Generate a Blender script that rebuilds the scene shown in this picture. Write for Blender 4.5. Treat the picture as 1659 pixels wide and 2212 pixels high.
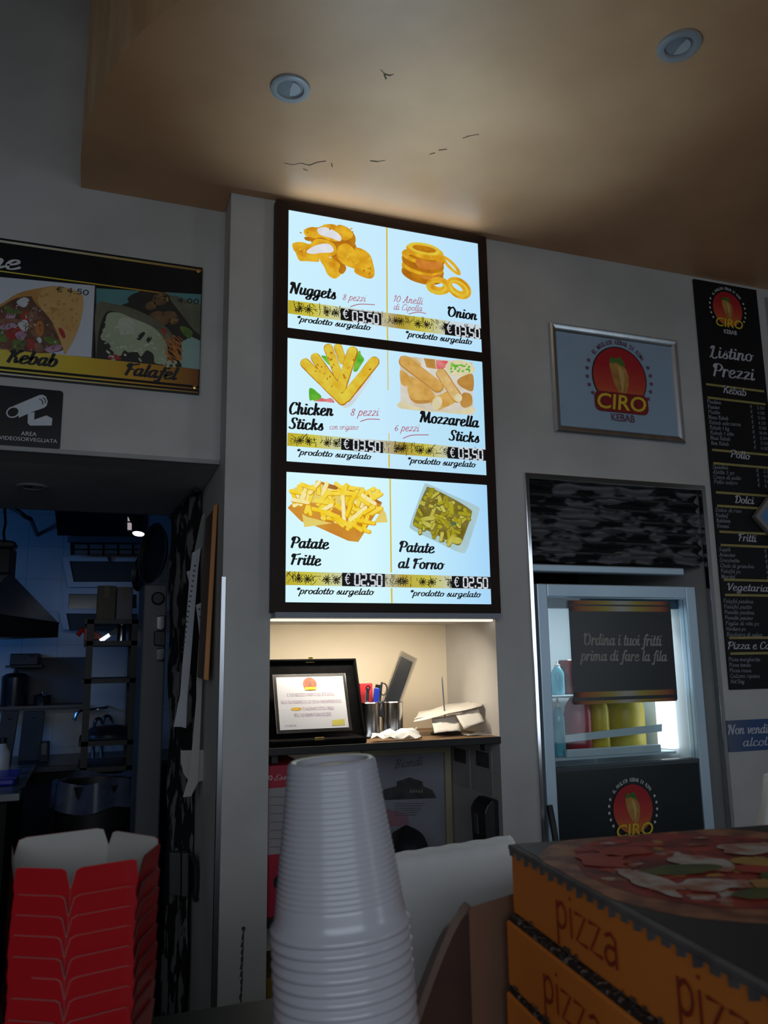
import bpy, bmesh, math, random
from mathutils import Vector as V, Matrix
random.seed(7)
for o in list(bpy.data.objects): bpy.data.objects.remove(o)
SC = bpy.context.scene
COL = SC.collection
R = math.radians

# ------------------------------------------------------------------ camera
W, H, F = 1659.0, 2212.0, 1725.0
CAMP = V((0.0, -2.1, 1.5))
PITCH, YAW, ROLL = R(10.305), R(19.926), R(-0.80)
_f = V((math.sin(YAW)*math.cos(PITCH), math.cos(YAW)*math.cos(PITCH), math.sin(PITCH)))
_r0 = V((math.cos(YAW), -math.sin(YAW), 0)); _u0 = _r0.cross(_f)
_r = _r0*math.cos(ROLL) + _u0*math.sin(ROLL)
_u = _u0*math.cos(ROLL) - _r0*math.sin(ROLL)
cd = bpy.data.cameras.new('camera'); cam = bpy.data.objects.new('camera', cd); COL.objects.link(cam)
M = Matrix((( _r.x, _u.x, -_f.x, CAMP.x), (_r.y, _u.y, -_f.y, CAMP.y), (_r.z, _u.z, -_f.z, CAMP.z), (0, 0, 0, 1)))
cam.matrix_world = M
cd.sensor_fit = 'VERTICAL'; cd.sensor_height = 36.0; cd.lens = 36.0*F/H
cd.clip_start = 0.02; cd.clip_end = 60
cd.dof.use_dof = True; cd.dof.focus_distance = 2.3; cd.dof.aperture_fstop = 16.0
SC.camera = cam
SC.view_settings.view_transform = 'Standard'; SC.view_settings.look = 'None'
SC.view_settings.gamma = 1.0; SC.view_settings.exposure = 0.0
SC.view_settings.use_curve_mapping = False

# ------------------------------------------------------------------ light
wd = bpy.data.worlds.new('world'); SC.world = wd; wd.use_nodes = True
_bg = wd.node_tree.nodes['Background']
_bg.inputs[0].default_value = (0.85, 0.93, 1.0, 1); _bg.inputs[1].default_value = 0.035

def area(name, loc, target, sx, sy, power, col, spread=180):
    l = bpy.data.lights.new(name, 'AREA'); l.shape = 'RECTANGLE'; l.size = sx; l.size_y = sy
    l.energy = power; l.color = col; l.spread = R(spread)
    o = bpy.data.objects.new(name, l); COL.objects.link(o); o.location = loc
    o.rotation_euler = (V(target)-V(loc)).to_track_quat('-Z', 'Y').to_euler()
    return o
area('shopfront_daylight', (-.5, -4.4, 2.2), (.1, 0, 1.5), 3.6, 1.3, 34, (.80, .89, 1.0))
area('side_window_daylight', (3.9, -4.0, 1.6), (0.6, -.6, 1.5), .8, 1.7, 10, (.74, .88, 1.0))

# ------------------------------------------------------------------ pixel -> place helpers
def ray(px, py): return _r*(px-W/2) - _u*(py-H/2) + _f*F
def PY(px, py, Y=0.0): d = ray(px, py); return CAMP + d*((Y-CAMP.y)/d.y)
def PZ(px, py, Z): d = ray(px, py); return CAMP + d*((Z-CAMP.z)/d.z)
def PX(px, py, X): d = ray(px, py); return CAMP + d*((X-CAMP.x)/d.x)
def PT(px, py, t): return CAMP + ray(px, py)*(t/F)
class Fr:                                   # a flat frame: origin, right, up; n looks at the viewer
    def __init__(s, o, ux, uy):
        s.o = V(o); s.ux = V(ux).normalized(); s.uy = V(uy).normalized(); s.n = s.ux.cross(s.uy).normalized()
    def P(s, u, v, d=0.0): return s.o + s.ux*u + s.uy*v + s.n*d
    def uv(s, px, py):
        d = ray(px, py); t = (s.o-CAMP).dot(s.n)/d.dot(s.n); q = CAMP + d*t - s.o
        return (q.dot(s.ux), q.dot(s.uy))
def wall_fr(Y): return Fr((0, Y, 0), (1, 0, 0), (0, 0, 1))
def zm(pts, ox, oy, s): return [(ox+x*s, oy+y*s) for x, y in pts]

# ------------------------------------------------------------------ materials (all procedural)
MATS = {}
def pm(name, c1, c2=None, scale=8.0, rough=0.6, metal=0.0, bump=0.0, spec=0.5, detail=4.0, lo=0.35, hi=0.65, coat=0.0, stretch=None):
    if name in MATS: return MATS[name]
    m = bpy.data.materials.new(name); m.use_nodes = True; nt = m.node_tree; N = nt.nodes
    b = N['Principled BSDF']
    if c2 is None: c2 = tuple(c*0.88 for c in c1)
    tc = N.new('ShaderNodeTexCoord'); nz = N.new('ShaderNodeTexNoise'); cr = N.new('ShaderNodeValToRGB')
    nz.inputs['Scale'].default_value = scale; nz.inputs['Detail'].default_value = detail
    if stretch:
        mp = N.new('ShaderNodeMapping'); mp.inputs['Scale'].default_value = stretch
        nt.links.new(tc.outputs['Object'], mp.inputs[0]); nt.links.new(mp.outputs[0], nz.inputs['Vector'])
    else: nt.links.new(tc.outputs['Object'], nz.inputs['Vector'])
    cr.color_ramp.elements[0].position = lo; cr.color_ramp.elements[1].position = hi
    cr.color_ramp.elements[0].color = (*c1, 1); cr.color_ramp.elements[1].color = (*c2, 1)
    nt.links.new(nz.outputs['Fac'], cr.inputs[0]); nt.links.new(cr.outputs[0], b.inputs['Base Color'])
    b.inputs['Roughness'].default_value = rough; b.inputs['Metallic'].default_value = metal
    b.inputs['Specular IOR Level'].default_value = spec; b.inputs['Coat Weight'].default_value = coat
    if bump:
        bp = N.new('ShaderNodeBump'); bp.inputs['Strength'].default_value = bump; bp.inputs['Distance'].default_value = 0.01
        nt.links.new(nz.outputs['Fac'], bp.inputs['Height']); nt.links.new(bp.outputs[0], b.inputs['Normal'])
    MATS[name] = m; return m
def em(name, c1, c2=None, scale=8.0, strength=1.0, detail=3.0, lo=0.35, hi=0.65):     # backlit print, lamp
    if name in MATS: return MATS[name]
    m = bpy.data.materials.new(name); m.use_nodes = True; nt = m.node_tree; N = nt.nodes
    N.remove(N['Principled BSDF']); e = N.new('ShaderNodeEmission')
    nt.links.new(e.outputs[0], N['Material Output'].inputs[0]); e.inputs[1].default_value = strength
    tc = N.new('ShaderNodeTexCoord'); nz = N.new('ShaderNodeTexNoise'); cr = N.new('ShaderNodeValToRGB')
    nz.inputs['Scale'].default_value = scale; nz.inputs['Detail'].default_value = detail
    nt.links.new(tc.outputs['Object'], nz.inputs['Vector'])
    cr.color_ramp.elements[0].position = lo; cr.color_ramp.elements[1].position = hi
    cr.color_ramp.elements[0].color = (*c1, 1); cr.color_ramp.elements[1].color = (*(c2 or c1), 1)
    nt.links.new(nz.outputs['Fac'], cr.inputs[0]); nt.links.new(cr.outputs[0], e.inputs[0])
    MATS[name] = m; return m
def grad(name, stops, axis='X', emit=0.0, rough=0.5):      # printed colour run along one side of the print
    if name in MATS: return MATS[name]
    m = bpy.data.materials.new(name); m.use_nodes = True; nt = m.node_tree; N = nt.nodes
    b = N['Principled BSDF']
    tc = N.new('ShaderNodeTexCoord'); sp = N.new('ShaderNodeSeparateXYZ'); cr = N.new('ShaderNodeValToRGB')
    nt.links.new(tc.outputs['Generated'], sp.inputs[0]); nt.links.new(sp.outputs[axis], cr.inputs[0])
    el = cr.color_ramp.elements
    while len(el) < len(stops): el.new(0.5)
    for e, (p, c) in zip(el, stops): e.position = p; e.color = (*c, 1)
    nt.links.new(cr.outputs[0], b.inputs['Base Color']); b.inputs['Roughness'].default_value = rough
    if emit:
        nt.links.new(cr.outputs[0], b.inputs['Emission Color']); b.inputs['Emission Strength'].default_value = emit
    MATS[name] = m; return m
def egrad(name, stops, axis='X', strength=1.0):            # a lit sheet whose lamps are stronger on one side
    m = bpy.data.materials.new(name); m.use_nodes = True; nt = m.node_tree; N = nt.nodes
    N.remove(N['Principled BSDF']); e = N.new('ShaderNodeEmission'); e.inputs[1].default_value = strength
    tc = N.new('ShaderNodeTexCoord'); sp = N.new('ShaderNodeSeparateXYZ'); cr = N.new('ShaderNodeValToRGB')
    nt.links.new(tc.outputs['Generated'], sp.inputs[0]); nt.links.new(sp.outputs[axis], cr.inputs[0]); nt.links.new(cr.outputs[0], e.inputs[0]); nt.links.new(e.outputs[0], N['Material Output'].inputs[0])
    el = cr.color_ramp.elements
    while len(el) < len(stops): el.new(0.5)
    for k, (p, c) in zip(el, stops): k.position = p; k.color = (*c, 1)
    return m
def glass(name, tint=(0.9, 0.95, 1.0), refl=0.12, rough=0.03):
    if name in MATS: return MATS[name]
    m = bpy.data.materials.new(name); m.use_nodes = True; nt = m.node_tree; N = nt.nodes
    N.remove(N['Principled BSDF'])
    t = N.new('ShaderNodeBsdfTransparent'); g = N.new('ShaderNodeBsdfGlossy'); mx = N.new('ShaderNodeMixShader'); fr = N.new('ShaderNodeFresnel')
    t.inputs[0].default_value = (*tint, 1); g.inputs[0].default_value = (1, 1, 1, 1); g.inputs['Roughness'].default_value = rough
    nz = N.new('ShaderNodeTexNoise'); nz.inputs['Scale'].default_value = 6
    mr = N.new('ShaderNodeMapRange'); mr.inputs[3].default_value = refl*0.8; mr.inputs[4].default_value = refl*1.2
    nt.links.new(nz.outputs['Fac'], mr.inputs[0])
    nt.links.new(mr.outputs[0], mx.inputs[0]); nt.links.new(t.outputs[0], mx.inputs[1]); nt.links.new(g.outputs[0], mx.inputs[2])
    N.remove(fr); nt.links.new(mx.outputs[0], N['Material Output'].inputs[0])
    MATS[name] = m; return m

plaster = pm('grey_plaster', (0.60, 0.59, 0.57), (0.49, 0.48, 0.46), 3.2, 0.75, bump=0.04, detail=6)
cream = pm('cream_plaster', (0.80, 0.71, 0.55), (0.73, 0.64, 0.48), 3.5, 0.7, bump=0.03)
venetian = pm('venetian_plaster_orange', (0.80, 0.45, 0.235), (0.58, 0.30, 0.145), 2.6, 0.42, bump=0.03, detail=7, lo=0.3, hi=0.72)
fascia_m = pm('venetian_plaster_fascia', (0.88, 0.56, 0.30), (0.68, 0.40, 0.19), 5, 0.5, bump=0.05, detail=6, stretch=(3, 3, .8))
dark_ceiling = pm('grey_soffit', (0.66, 0.65, 0.63), (0.60, 0.59, 0.57), 3, 0.8)
alu = pm('brushed_aluminium', (0.66, 0.69, 0.73), (0.55, 0.58, 0.62), 30, 0.3, 1.0, stretch=(1, 1, .1))
alu_white = pm('pale_aluminium', (0.66, 0.82, 0.95), (0.58, 0.74, 0.88), 4, 0.42, 0.6)
chrome = pm('chrome', (0.8, 0.8, 0.82), (0.7, 0.7, 0.72), 12, 0.12, 1.0)
steel = pm('stainless_steel', (0.55, 0.55, 0.55), (0.42, 0.42, 0.42), 18, 0.22, 1.0, stretch=(1, 1, .15))
gold = pm('gold_metal', (0.85, 0.62, 0.22), (0.7, 0.48, 0.15), 20, 0.25, 1.0)
brownframe = pm('dark_brown_frame', (0.030, 0.013, 0.008), (0.022, 0.009, 0.006), 12, 0.5, spec=.25)
black = pm('black_plastic', (0.012, 0.012, 0.013), (0.018, 0.018, 0.019), 15, 0.45)
blackmatt = pm('black_matt', (0.008, 0.008, 0.009), (0.014, 0.014, 0.014), 10, 0.8)
signblack = pm('black_sign_print', (0.010, 0.010, 0.011), (0.014, 0.014, 0.016), 10, 0.35, spec=.25)
ink = pm('black_ink', (0.010, 0.011, 0.013), (0.016, 0.017, 0.02), 40, 0.6)
inkred = em('red_backlit_ink', (0.55, 0.04, 0.08), (0.50, 0.06, 0.11), 30, 0.8)
white_m = pm('white_print', (0.80, 0.80, 0.80), (0.72, 0.73, 0.75), 10, 0.5)
paper = pm('white_paper', (0.88, 0.88, 0.86), (0.82, 0.82, 0.81), 9, 0.7)
yellowtxt = pm('yellow_print', (0.85, 0.65, 0.03), (0.75, 0.52, 0.03), 15, 0.5)
darkred = pm('dark_red_print', (0.30, 0.012, 0.015), (0.24, 0.010, 0.012), 20, 0.5)
goldline = pm('dull_gold_print', (0.42, 0.34, 0.10), (0.32, 0.26, 0.09), 12, 0.5)

# ------------------------------------------------------------------ mesh builder
def cat(pts, closed=False, n=6):
    pts = [V((p[0], p[1])) for p in pts]; out = []; L = len(pts)
    rng = L if closed else L-1
    for i in range(rng):
        if closed: a, b, c, d = pts[i-1], pts[i], pts[(i+1) % L], pts[(i+2) % L]
        else: a, b, c, d = pts[max(i-1, 0)], pts[i], pts[i+1], pts[min(i+2, L-1)]
        for k in range(n):
            t = k/n
            q = 0.5*((2*b)+(c-a)*t+(2*a-5*b+4*c-d)*t*t+(3*b-a-3*c+d)*t**3)
            out.append((q.x, q.y))
    if not closed: out.append((pts[-1].x, pts[-1].y))
    return out
class MB:
    def __init__(s): s.v = []; s.f = []; s.m = []; s.k = 0
    def lift(s, d): s.k = (s.k+1) % 48; return d+s.k*1.2e-5      # printed shapes lie one over the other, never in one plane
    def add(s, vs, fs, m=0):
        k = len(s.v); s.v += [V(x) for x in vs]; s.f += [tuple(i+k for i in f) for f in fs]; s.m += [m]*len(fs); return s
    def box(s, x0, x1, y0, y1, z0, z1, m=0):
        return s.add([(x0,y0,z0),(x1,y0,z0),(x1,y1,z0),(x0,y1,z0),(x0,y0,z1),(x1,y0,z1),(x1,y1,z1),(x0,y1,z1)],
              [(0,3,2,1),(4,5,6,7),(0,1,5,4),(1,2,6,5),(2,3,7,6),(3,0,4,7)], m)
    def bar(s, a, b, w, h, up=(0,0,1), m=0):                     # rectangular bar from a to b
        a = V(a); b = V(b); d = (b-a).normalized(); up = V(up)
        x = d.cross(up)
        if x.length < 1e-4: x = d.cross(V((1,0,0)))
        x.normalize(); y = x.cross(d); vs = []
        for p in (a, b):
            for i, j in ((-1,-1),(1,-1),(1,1),(-1,1)): vs.append(p+x*(i*w/2)+y*(j*h/2))
        return s.add(vs, [(0,1,2,3),(7,6,5,4),(0,4,5,1),(1,5,6,2),(2,6,7,3),(3,7,4,0)], m)
    def prism(s, pts, off, m=0):
        n = len(pts); off = V(off)
        vs = [V(p) for p in pts]+[V(p)+off for p in pts]
        return s.add(vs, [tuple(range(n)), tuple(range(2*n-1, n-1, -1))]+[(i, (i+1) % n, (i+1) % n+n, i+n) for i in range(n)], m)
    def tube(s, pts, r, n=8, m=0):
        pts = [V(p) for p in pts]; vs = []; fs = []; L = len(pts)
        rr = r if isinstance(r, (list, tuple)) else [r]*L
        x = None
        for i, p in enumerate(pts):
            d = (pts[min(i+1, L-1)]-pts[max(i-1, 0)]).normalized()
            if x is None:
                x = d.cross(V((0,0,1)))
                if x.length < 1e-3: x = d.cross(V((1,0,0)))
            x = (x-d*x.dot(d)).normalized(); y = d.cross(x)
            for k in range(n):
                a = 2*math.pi*k/n; vs.append(p+(x*math.cos(a)+y*math.sin(a))*rr[i])
        for i in range(L-1):
            for k in range(n): fs.append((i*n+k, i*n+(k+1) % n, (i+1)*n+(k+1) % n, (i+1)*n+k))
        fs += [tuple(range(n-1, -1, -1)), tuple(range((L-1)*n, L*n))]
        return s.add(vs, fs, m)
    def lathe(s, prof, o=(0,0,0), n=32, m=0, ax=(0,0,1), xx=(1,0,0)):
        ax = V(ax).normalized(); x = V(xx); x = (x-ax*x.dot(ax)).normalized(); y = ax.cross(x); o = V(o); vs = []; fs = []
        for r, z in prof:
            for k in range(n):
                a = 2*math.pi*k/n; vs.append(o+ax*z+(x*math.cos(a)+y*math.sin(a))*max(r, 1e-5))
        for i in range(len(prof)-1):
            for k in range(n): fs.append((i*n+k, i*n+(k+1) % n, (i+1)*n+(k+1) % n, (i+1)*n+k))
        return s.add(vs, fs, m)
    def grid(s, fn, nu, nv, m=0):
        vs = [fn(i/nu, j/nv) for j in range(nv+1) for i in range(nu+1)]
        return s.add(vs, [(j*(nu+1)+i, j*(nu+1)+i+1, (j+1)*(nu+1)+i+1, (j+1)*(nu+1)+i) for j in range(nv) for i in range(nu)], m)
    # prints on a frame
    def poly(s, fr, uvs, d, th=0.0, m=0):
        d = s.lift(d) if not th else d
        ps = [fr.P(u, v, d) for u, v in uvs]
        if th: return s.prism(ps, fr.n*-th, m)
        return s.add(ps, [tuple(range(len(ps)))], m)
    def polypx(s, fr, pts, d, th=0.0, m=0, smooth=0):
        if smooth: pts = cat(pts, True, smooth)
        return s.poly(fr, [fr.uv(*p) for p in pts], d, th, m)
    def capsule(s, fr, a, b, w, d, m=0, jag=0.0):
        a = V(a); b = V(b); t = (b-a); L = t.length or 1e-6; t /= L; nn = V((-t.y, t.x)); pts = []
        for k in range(9): 
            an = math.pi/2+math.pi*k/8; pts.append(a+(t*math.cos(an)+nn*math.sin(an))*w/2*(1+random.uniform(-jag, jag)))
        for k in range(1, 6): pts.append(a+t*L*k/6-nn*w/2*(1+random.uniform(-jag, jag)))
        for k in range(9):
            an = -math.pi/2+math.pi*k/8; pts.append(b+(t*math.cos(an)+nn*math.sin(an))*w/2*(1+random.uniform(-jag, jag)))
        for k in range(1, 6): pts.append(b-t*L*k/6+nn*w/2*(1+random.uniform(-jag, jag)))
        return s.poly(fr, [fr.uv(p.x, p.y) for p in pts], d, 0, m)
    def ellipse(s, fr, c, rx, ry, d, rot=0, hole=None, m=0, n=28, px=True):
        d = s.lift(d); cr, sr = math.cos(R(rot)), math.sin(R(rot)); o = []; i_ = []
        for k in range(n):
            a = 2*math.pi*k/n; x, y = rx*math.cos(a), ry*math.sin(a); o.append((c[0]+x*cr-y*sr, c[1]+x*sr+y*cr))
            if hole:
                x, y = hole[0]*math.cos(a), hole[1]*math.sin(a); hx, hy = (hole[2:] or (0, 0)); i_.append((c[0]+hx+x*cr-y*sr, c[1]+hy+x*sr+y*cr))
        cv = (lambda p: fr.uv(*p)) if px else (lambda p: p)
        po = [fr.P(*cv(p), d) for p in o]
        if not hole: return s.add(po, [tuple(range(n))], m)
        pi_ = [fr.P(*cv(p), d) for p in i_]
        return s.add(po+pi_, [(k, (k+1) % n, (k+1) % n+n, k+n) for k in range(n)], m)
    def stroke(s, fr, uvs, w, d, m=0, thin=1.0, ang=None):       # a pen line; thin<1 makes sideways runs thinner
        d = s.lift(d); ps = [V(p) for p in uvs]; L = len(ps); l = []; r = []
        for i, p in enumerate(ps):
            t = (ps[min(i+1, L-1)]-ps[max(i-1, 0)])
            t = t.normalized() if t.length > 1e-9 else V((1, 0))
            k = thin+(1-thin)*abs(t.y)**1.3
            nn = V((-t.y, t.x))*w*0.5*k
            if i == 0: p = p-t*w*0.2
            if i == L-1: p = p+t*w*0.2
            l.append(p+nn); r.append(p-nn)
        vs = [fr.P(q.x, q.y, d) for q in l]+[fr.P(q.x, q.y, d) for q in r]
        return s.add(vs, [(i, i+1, L+i+1, L+i) for i in range(L-1)], m)
    def build(s, name, mats, parent=None, smooth=False, bevel=0.0, local=False, angle=35, seg=2):
        me = bpy.data.meshes.new(name)
        off = V((0,0,0))
        if parent is not None and not local:
            q = parent
            while q is not None: off = off + q.location; q = q.parent
        me.from_pydata([v-off for v in s.v], [], s.f)
        if not isinstance(mats, (list, tuple)): mats = [mats]
        for m in mats: me.materials.append(m)
        for p, i in zip(me.polygons, s.m): p.material_index = i
        bm = bmesh.new(); bm.from_mesh(me); bmesh.ops.recalc_face_normals(bm, faces=bm.faces); bm.to_mesh(me); bm.free()
        if smooth:
            for p in me.polygons: p.use_smooth = True
            me.set_sharp_from_angle(angle=R(angle))
        o = bpy.data.objects.new(name, me); COL.objects.link(o)
        if parent is not None: o.parent = parent
        if bevel:
            b = o.modifiers.new('bevel', 'BEVEL'); b.width = bevel; b.segments = seg; b.limit_method = 'ANGLE'; b.angle_limit = R(40)
        return o
def thing(name, label, category, loc=(0,0,0), group=None, rotz=0):
    o = bpy.data.objects.new(name, None); COL.objects.link(o); o.location = loc; o.rotation_euler = (0, 0, rotz); o.empty_display_size = 0.05
    return tag(o, label, category, group)
def tag(o, label, category, group=None, kind=None):
    o['label'] = label; o['category'] = category
    if group: o['group'] = group
    if kind: o['kind'] = kind
    return o
def struct(o): o['kind'] = 'structure'; return o
def dup(root, loc=None, label=None, **kw):
    r = root.copy(); COL.objects.link(r)
    if loc is not None: r.location = loc
    if label: r['label'] = label
    for ch in list(root.children):
        c = ch.copy(); COL.objects.link(c); c.parent = r
        for g in ch.children:
            d = g.copy(); COL.objects.link(d); d.parent = c
    return r

# ------------------------------------------------------------------ lettering
def S(*p): return list(p)
G = {}
_bowl = [(.62,.82),(.40,1.0),(.15,.78),(.09,.38),(.22,.02),(.45,.14),(.62,.5)]
_arch = [(.13,.5),(.34,.98),(.56,.86),(.52,.3),(.60,.02),(.82,.2)]
G['a'] = (.90, [_bowl, [(.66,1.0),(.61,.3),(.70,.02),(.93,.2)]])
G['b'] = (.84, [[(.20,1.65),(.13,.35),(.26,.02),(.54,.1),(.68,.5),(.56,.95),(.32,.92),(.15,.6)]])
G['c'] = (.74, [[(.58,.78),(.44,1.0),(.18,.85),(.10,.4),(.24,.02),(.48,.04),(.74,.25)]])
G['d'] = (.90, [_bowl, [(.74,1.65),(.62,.3),(.70,.02),(.93,.2)]])
G['e'] = (.76, [[(.12,.42),(.42,.56),(.58,.80),(.44,1.02),(.20,.86),(.10,.4),(.24,.02),(.5,.03),(.76,.25)]])
G['f'] = (.58, [[(.78,1.45),(.60,1.68),(.42,1.4),(.30,.5),(.22,-.4),(.05,-.55),(-.06,-.38)], [(.08,.95),(.60,1.0)]])
G['g'] = (.88, [_bowl, [(.66,1.0),(.60,.1),(.48,-.45),(.24,-.6),(.04,-.4),(.3,-.1),(.88,.2)]])
G['h'] = (.84, [[(.20,1.65),(.12,0)], _arch])
G['i'] = (.42, [[(.18,1.0),(.14,.3),(.22,.02),(.44,.2)], [(.20,1.36),(.19,1.46)]])
G['j'] = G['i']
G['k'] = (.80, [[(.20,1.65),(.12,0)], [(.62,.88),(.5,1.0),(.33,.62),(.16,.5)], [(.28,.56),(.48,.42),(.54,.04),(.80,.2)]])
G['l'] = (.42, [[(.24,1.65),(.14,.3),(.22,.02),(.44,.2)]])
G['m'] = (1.28, [[(.15,1.0),(.10,0)], [(.12,.5),(.32,.98),(.52,.86),(.48,0)], [(.50,.5),(.74,.98),(.96,.86),(.92,.3),(1.0,.02),(1.24,.2)]])
G['n'] = (.84, [[(.15,1.0),(.10,0)], _arch])
G['o'] = (.78, [[(.36,1.0),(.12,.78),(.10,.28),(.34,0),(.60,.24),(.60,.76),(.40,1.0)], [(.52,.86),(.84,.84)]])
G['p'] = (.82, [[(.20,1.0),(.08,-.6)], [(.16,.6),(.38,1.0),(.64,.85),(.64,.35),(.45,.02),(.18,.14)]])
G['q'] = (.88, [_bowl, [(.66,1.0),(.56,-.6)]])
G['r'] = (.64, [[(.17,1.0),(.12,0)], [(.14,.5),(.30,.94),(.44,.98),(.58,.85)]])
G['s'] = (.66, [[(.12,.3),(.36,.92),(.40,1.0),(.42,.7),(.56,.28),(.40,0),(.12,.1)]])
G['t'] = (.50, [[(.28,1.45),(.16,.3),(.25,.02),(.50,.2)], [(.0,1.0),(.52,1.03)]])
G['u'] = (.88, [[(.16,1.0),(.10,.3),(.20,.02),(.44,.15),(.60,.5)], [(.65,1.0),(.58,.3),(.67,.02),(.90,.2)]])
G['v'] = (.70, [[(.06,.9),(.18,1.0),(.28,.05),(.58,.6),(.56,1.0)]])
G['x'] = (.7, [[(.08,.95),(.6,.02)], [(.6,1.0),(.08,.02)]])
G['z'] = (.74, [[(.10,.95),(.60,.97),(.10,.05),(.38,.12),(.72,.08)]])
G['w'] = (1.0, [[(.06,.95),(.2,.02),(.48,.95),(.6,.02),(.92,.98)]])
_fl = [(.34,1.60),(.12,1.64),(.0,1.36),(.12,1.24)]
G['N'] = (1.20, [[(.12,.0),(.34,1.60)], [(.34,1.60),(.80,.0)], [(.80,0),(.98,1.45),(1.14,1.66)], _fl])
G['M'] = (1.45, [[(.10,.0),(.34,1.60)], [(.34,1.60),(.66,.1)], [(.66,.1),(1.06,1.6)], [(1.06,1.6),(1.12,.2),(1.22,.0),(1.4,.2)], _fl])
G['O'] = (1.15, [[(.56,1.64),(.20,1.25),(.14,.5),(.46,.0),(.88,.35),(.94,1.1),(.60,1.64)], [(.30,1.5),(.08,1.62),(.0,1.3)]])
G['C'] = (.98, [[(.86,1.3),(.74,1.62),(.38,1.5),(.14,.8),(.28,.08),(.58,.02),(.90,.3)]])
G['S'] = (.92, [[(.84,1.35),(.70,1.64),(.36,1.55),(.34,1.1),(.62,.7),(.62,.18),(.34,.0),(.06,.2)]])
G['P'] = (.98, [[(.36,1.58),(.20,.0)], [(.08,1.3),(.24,1.62),(.66,1.62),(.92,1.25),(.72,.78),(.34,.76)], [(.08,1.3),(.16,1.16)]])
G['F'] = (.86, [[(.40,1.55),(.22,.0)], [(.08,1.3),(.22,1.58),(.60,1.52),(1.0,1.66)], [(.22,.8),(.70,.85)], [(.08,1.3),(.16,1.16)]])
G['K'] = (1.10, [[(.38,1.6),(.22,.0)], [(.10,1.3),(.24,1.6),(.40,1.6)], [(1.0,1.5),(.86,1.6),(.52,.95),(.3,.8)], [(.46,.9),(.74,.6),(.82,.05),(1.08,.2)]])
G['L'] = (.90, [[(.44,1.6),(.26,.1)], [(.14,1.3),(.26,1.6),(.46,1.6)], [(.10,.06),(.30,.12),(.55,-.12),(.84,.1)]])
G['D'] = (1.08, [[(.36,1.58),(.22,.04)], [(.06,1.3),(.24,1.62),(.66,1.6),(.96,1.0),(.78,.25),(.40,.0),(.1,.1)]])
G['V'] = (.95, [[(.10,1.3),(.26,1.6),(.40,.05)], [(.40,.05),(.78,1.1),(.96,1.62)]])
G['A'] = (1.1, [[(.06,.1),(.2,.02),(.66,1.62)], [(.66,1.62),(.74,.2),(.84,.0),(1.04,.2)], [(.3,.6),(.78,.62)]])
G['B'] = (1.0, [[(.36,1.58),(.22,.0)], [(.1,1.35),(.3,1.6),(.7,1.55),(.76,1.1),(.4,.86),(.8,.6),(.7,.1),(.22,.0)]])
G['H'] = (1.15, [[(.3,1.6),(.18,0)], [(.9,1.6),(.8,0)], [(.2,.8),(.9,.85)]])
G['R'] = (1.05, [[(.36,1.58),(.22,.0)], [(.1,1.35),(.3,1.6),(.72,1.55),(.78,1.05),(.38,.8)], [(.45,.8),(.72,.1),(1.0,.15)]])
G['T'] = (.95, [[(.5,1.55),(.36,0)], [(.08,1.3),(.2,1.6),(.95,1.58)]])
G['W'] = (1.3, [[(.1,1.6),(.3,0)], [(.3,0),(.66,1.5)], [(.66,1.5),(.86,0)], [(.86,0),(1.2,1.65)]])
G['U'] = (1.05, [[(.15,1.6),(.15,.4),(.4,0),(.7,.2),(.82,.8)], [(.88,1.6),(.8,.2),(1.0,.1)]])
G['E'] = (.9, [[(.84,1.4),(.6,1.62),(.3,1.5),(.3,1.0),(.55,.85),(.2,.7),(.12,.2),(.4,.0),(.85,.25)]])
G['I'] = (.5, [[(.3,1.6),(.2,0)]])
G['0'] = (.92, [[(.42,1.4),(.14,1.05),(.14,.35),(.42,0),(.70,.35),(.70,1.05),(.42,1.4)]])
G['1'] = (.6, [[(.1,1.1),(.36,1.4),(.3,0)]])
G['2'] = (.8, [[(.1,1.1),(.4,1.4),(.62,1.05),(.1,.02),(.66,.04)]])
G['3'] = (.8, [[(.12,1.25),(.4,1.4),(.58,1.1),(.32,.75),(.62,.4),(.38,0),(.08,.15)]])
G['4'] = (.86, [[(.5,1.4),(.08,.5),(.72,.5)], [(.52,.9),(.5,0)]])
G['5'] = (.82, [[(.66,1.38),(.22,1.38),(.16,.8),(.5,.85),(.66,.45),(.42,0),(.08,.1)]])
G['6'] = (.84, [[(.6,1.3),(.3,1.1),(.12,.5),(.36,0),(.64,.3),(.46,.68),(.16,.5)]])
G['8'] = (.84, [[(.40,.72),(.18,1.05),(.42,1.4),(.62,1.08),(.40,.72),(.12,.35),(.38,0),(.66,.32),(.42,.72)]])
G['.'] = (.36, [[(.14,.0),(.14,.12)]])
G['*'] = (.6, [[(.3,1.6),(.3,1.0)], [(.05,1.45),(.55,1.15)], [(.05,1.15),(.55,1.45)]])
G['€'] = (1.0, [[(.86,1.2),(.62,1.42),(.3,1.15),(.24,.45),(.5,.0),(.84,.2)], [(.06,.85),(.66,.88)], [(.06,.58),(.60,.60)]])
G[' '] = (.45, [])
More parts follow.
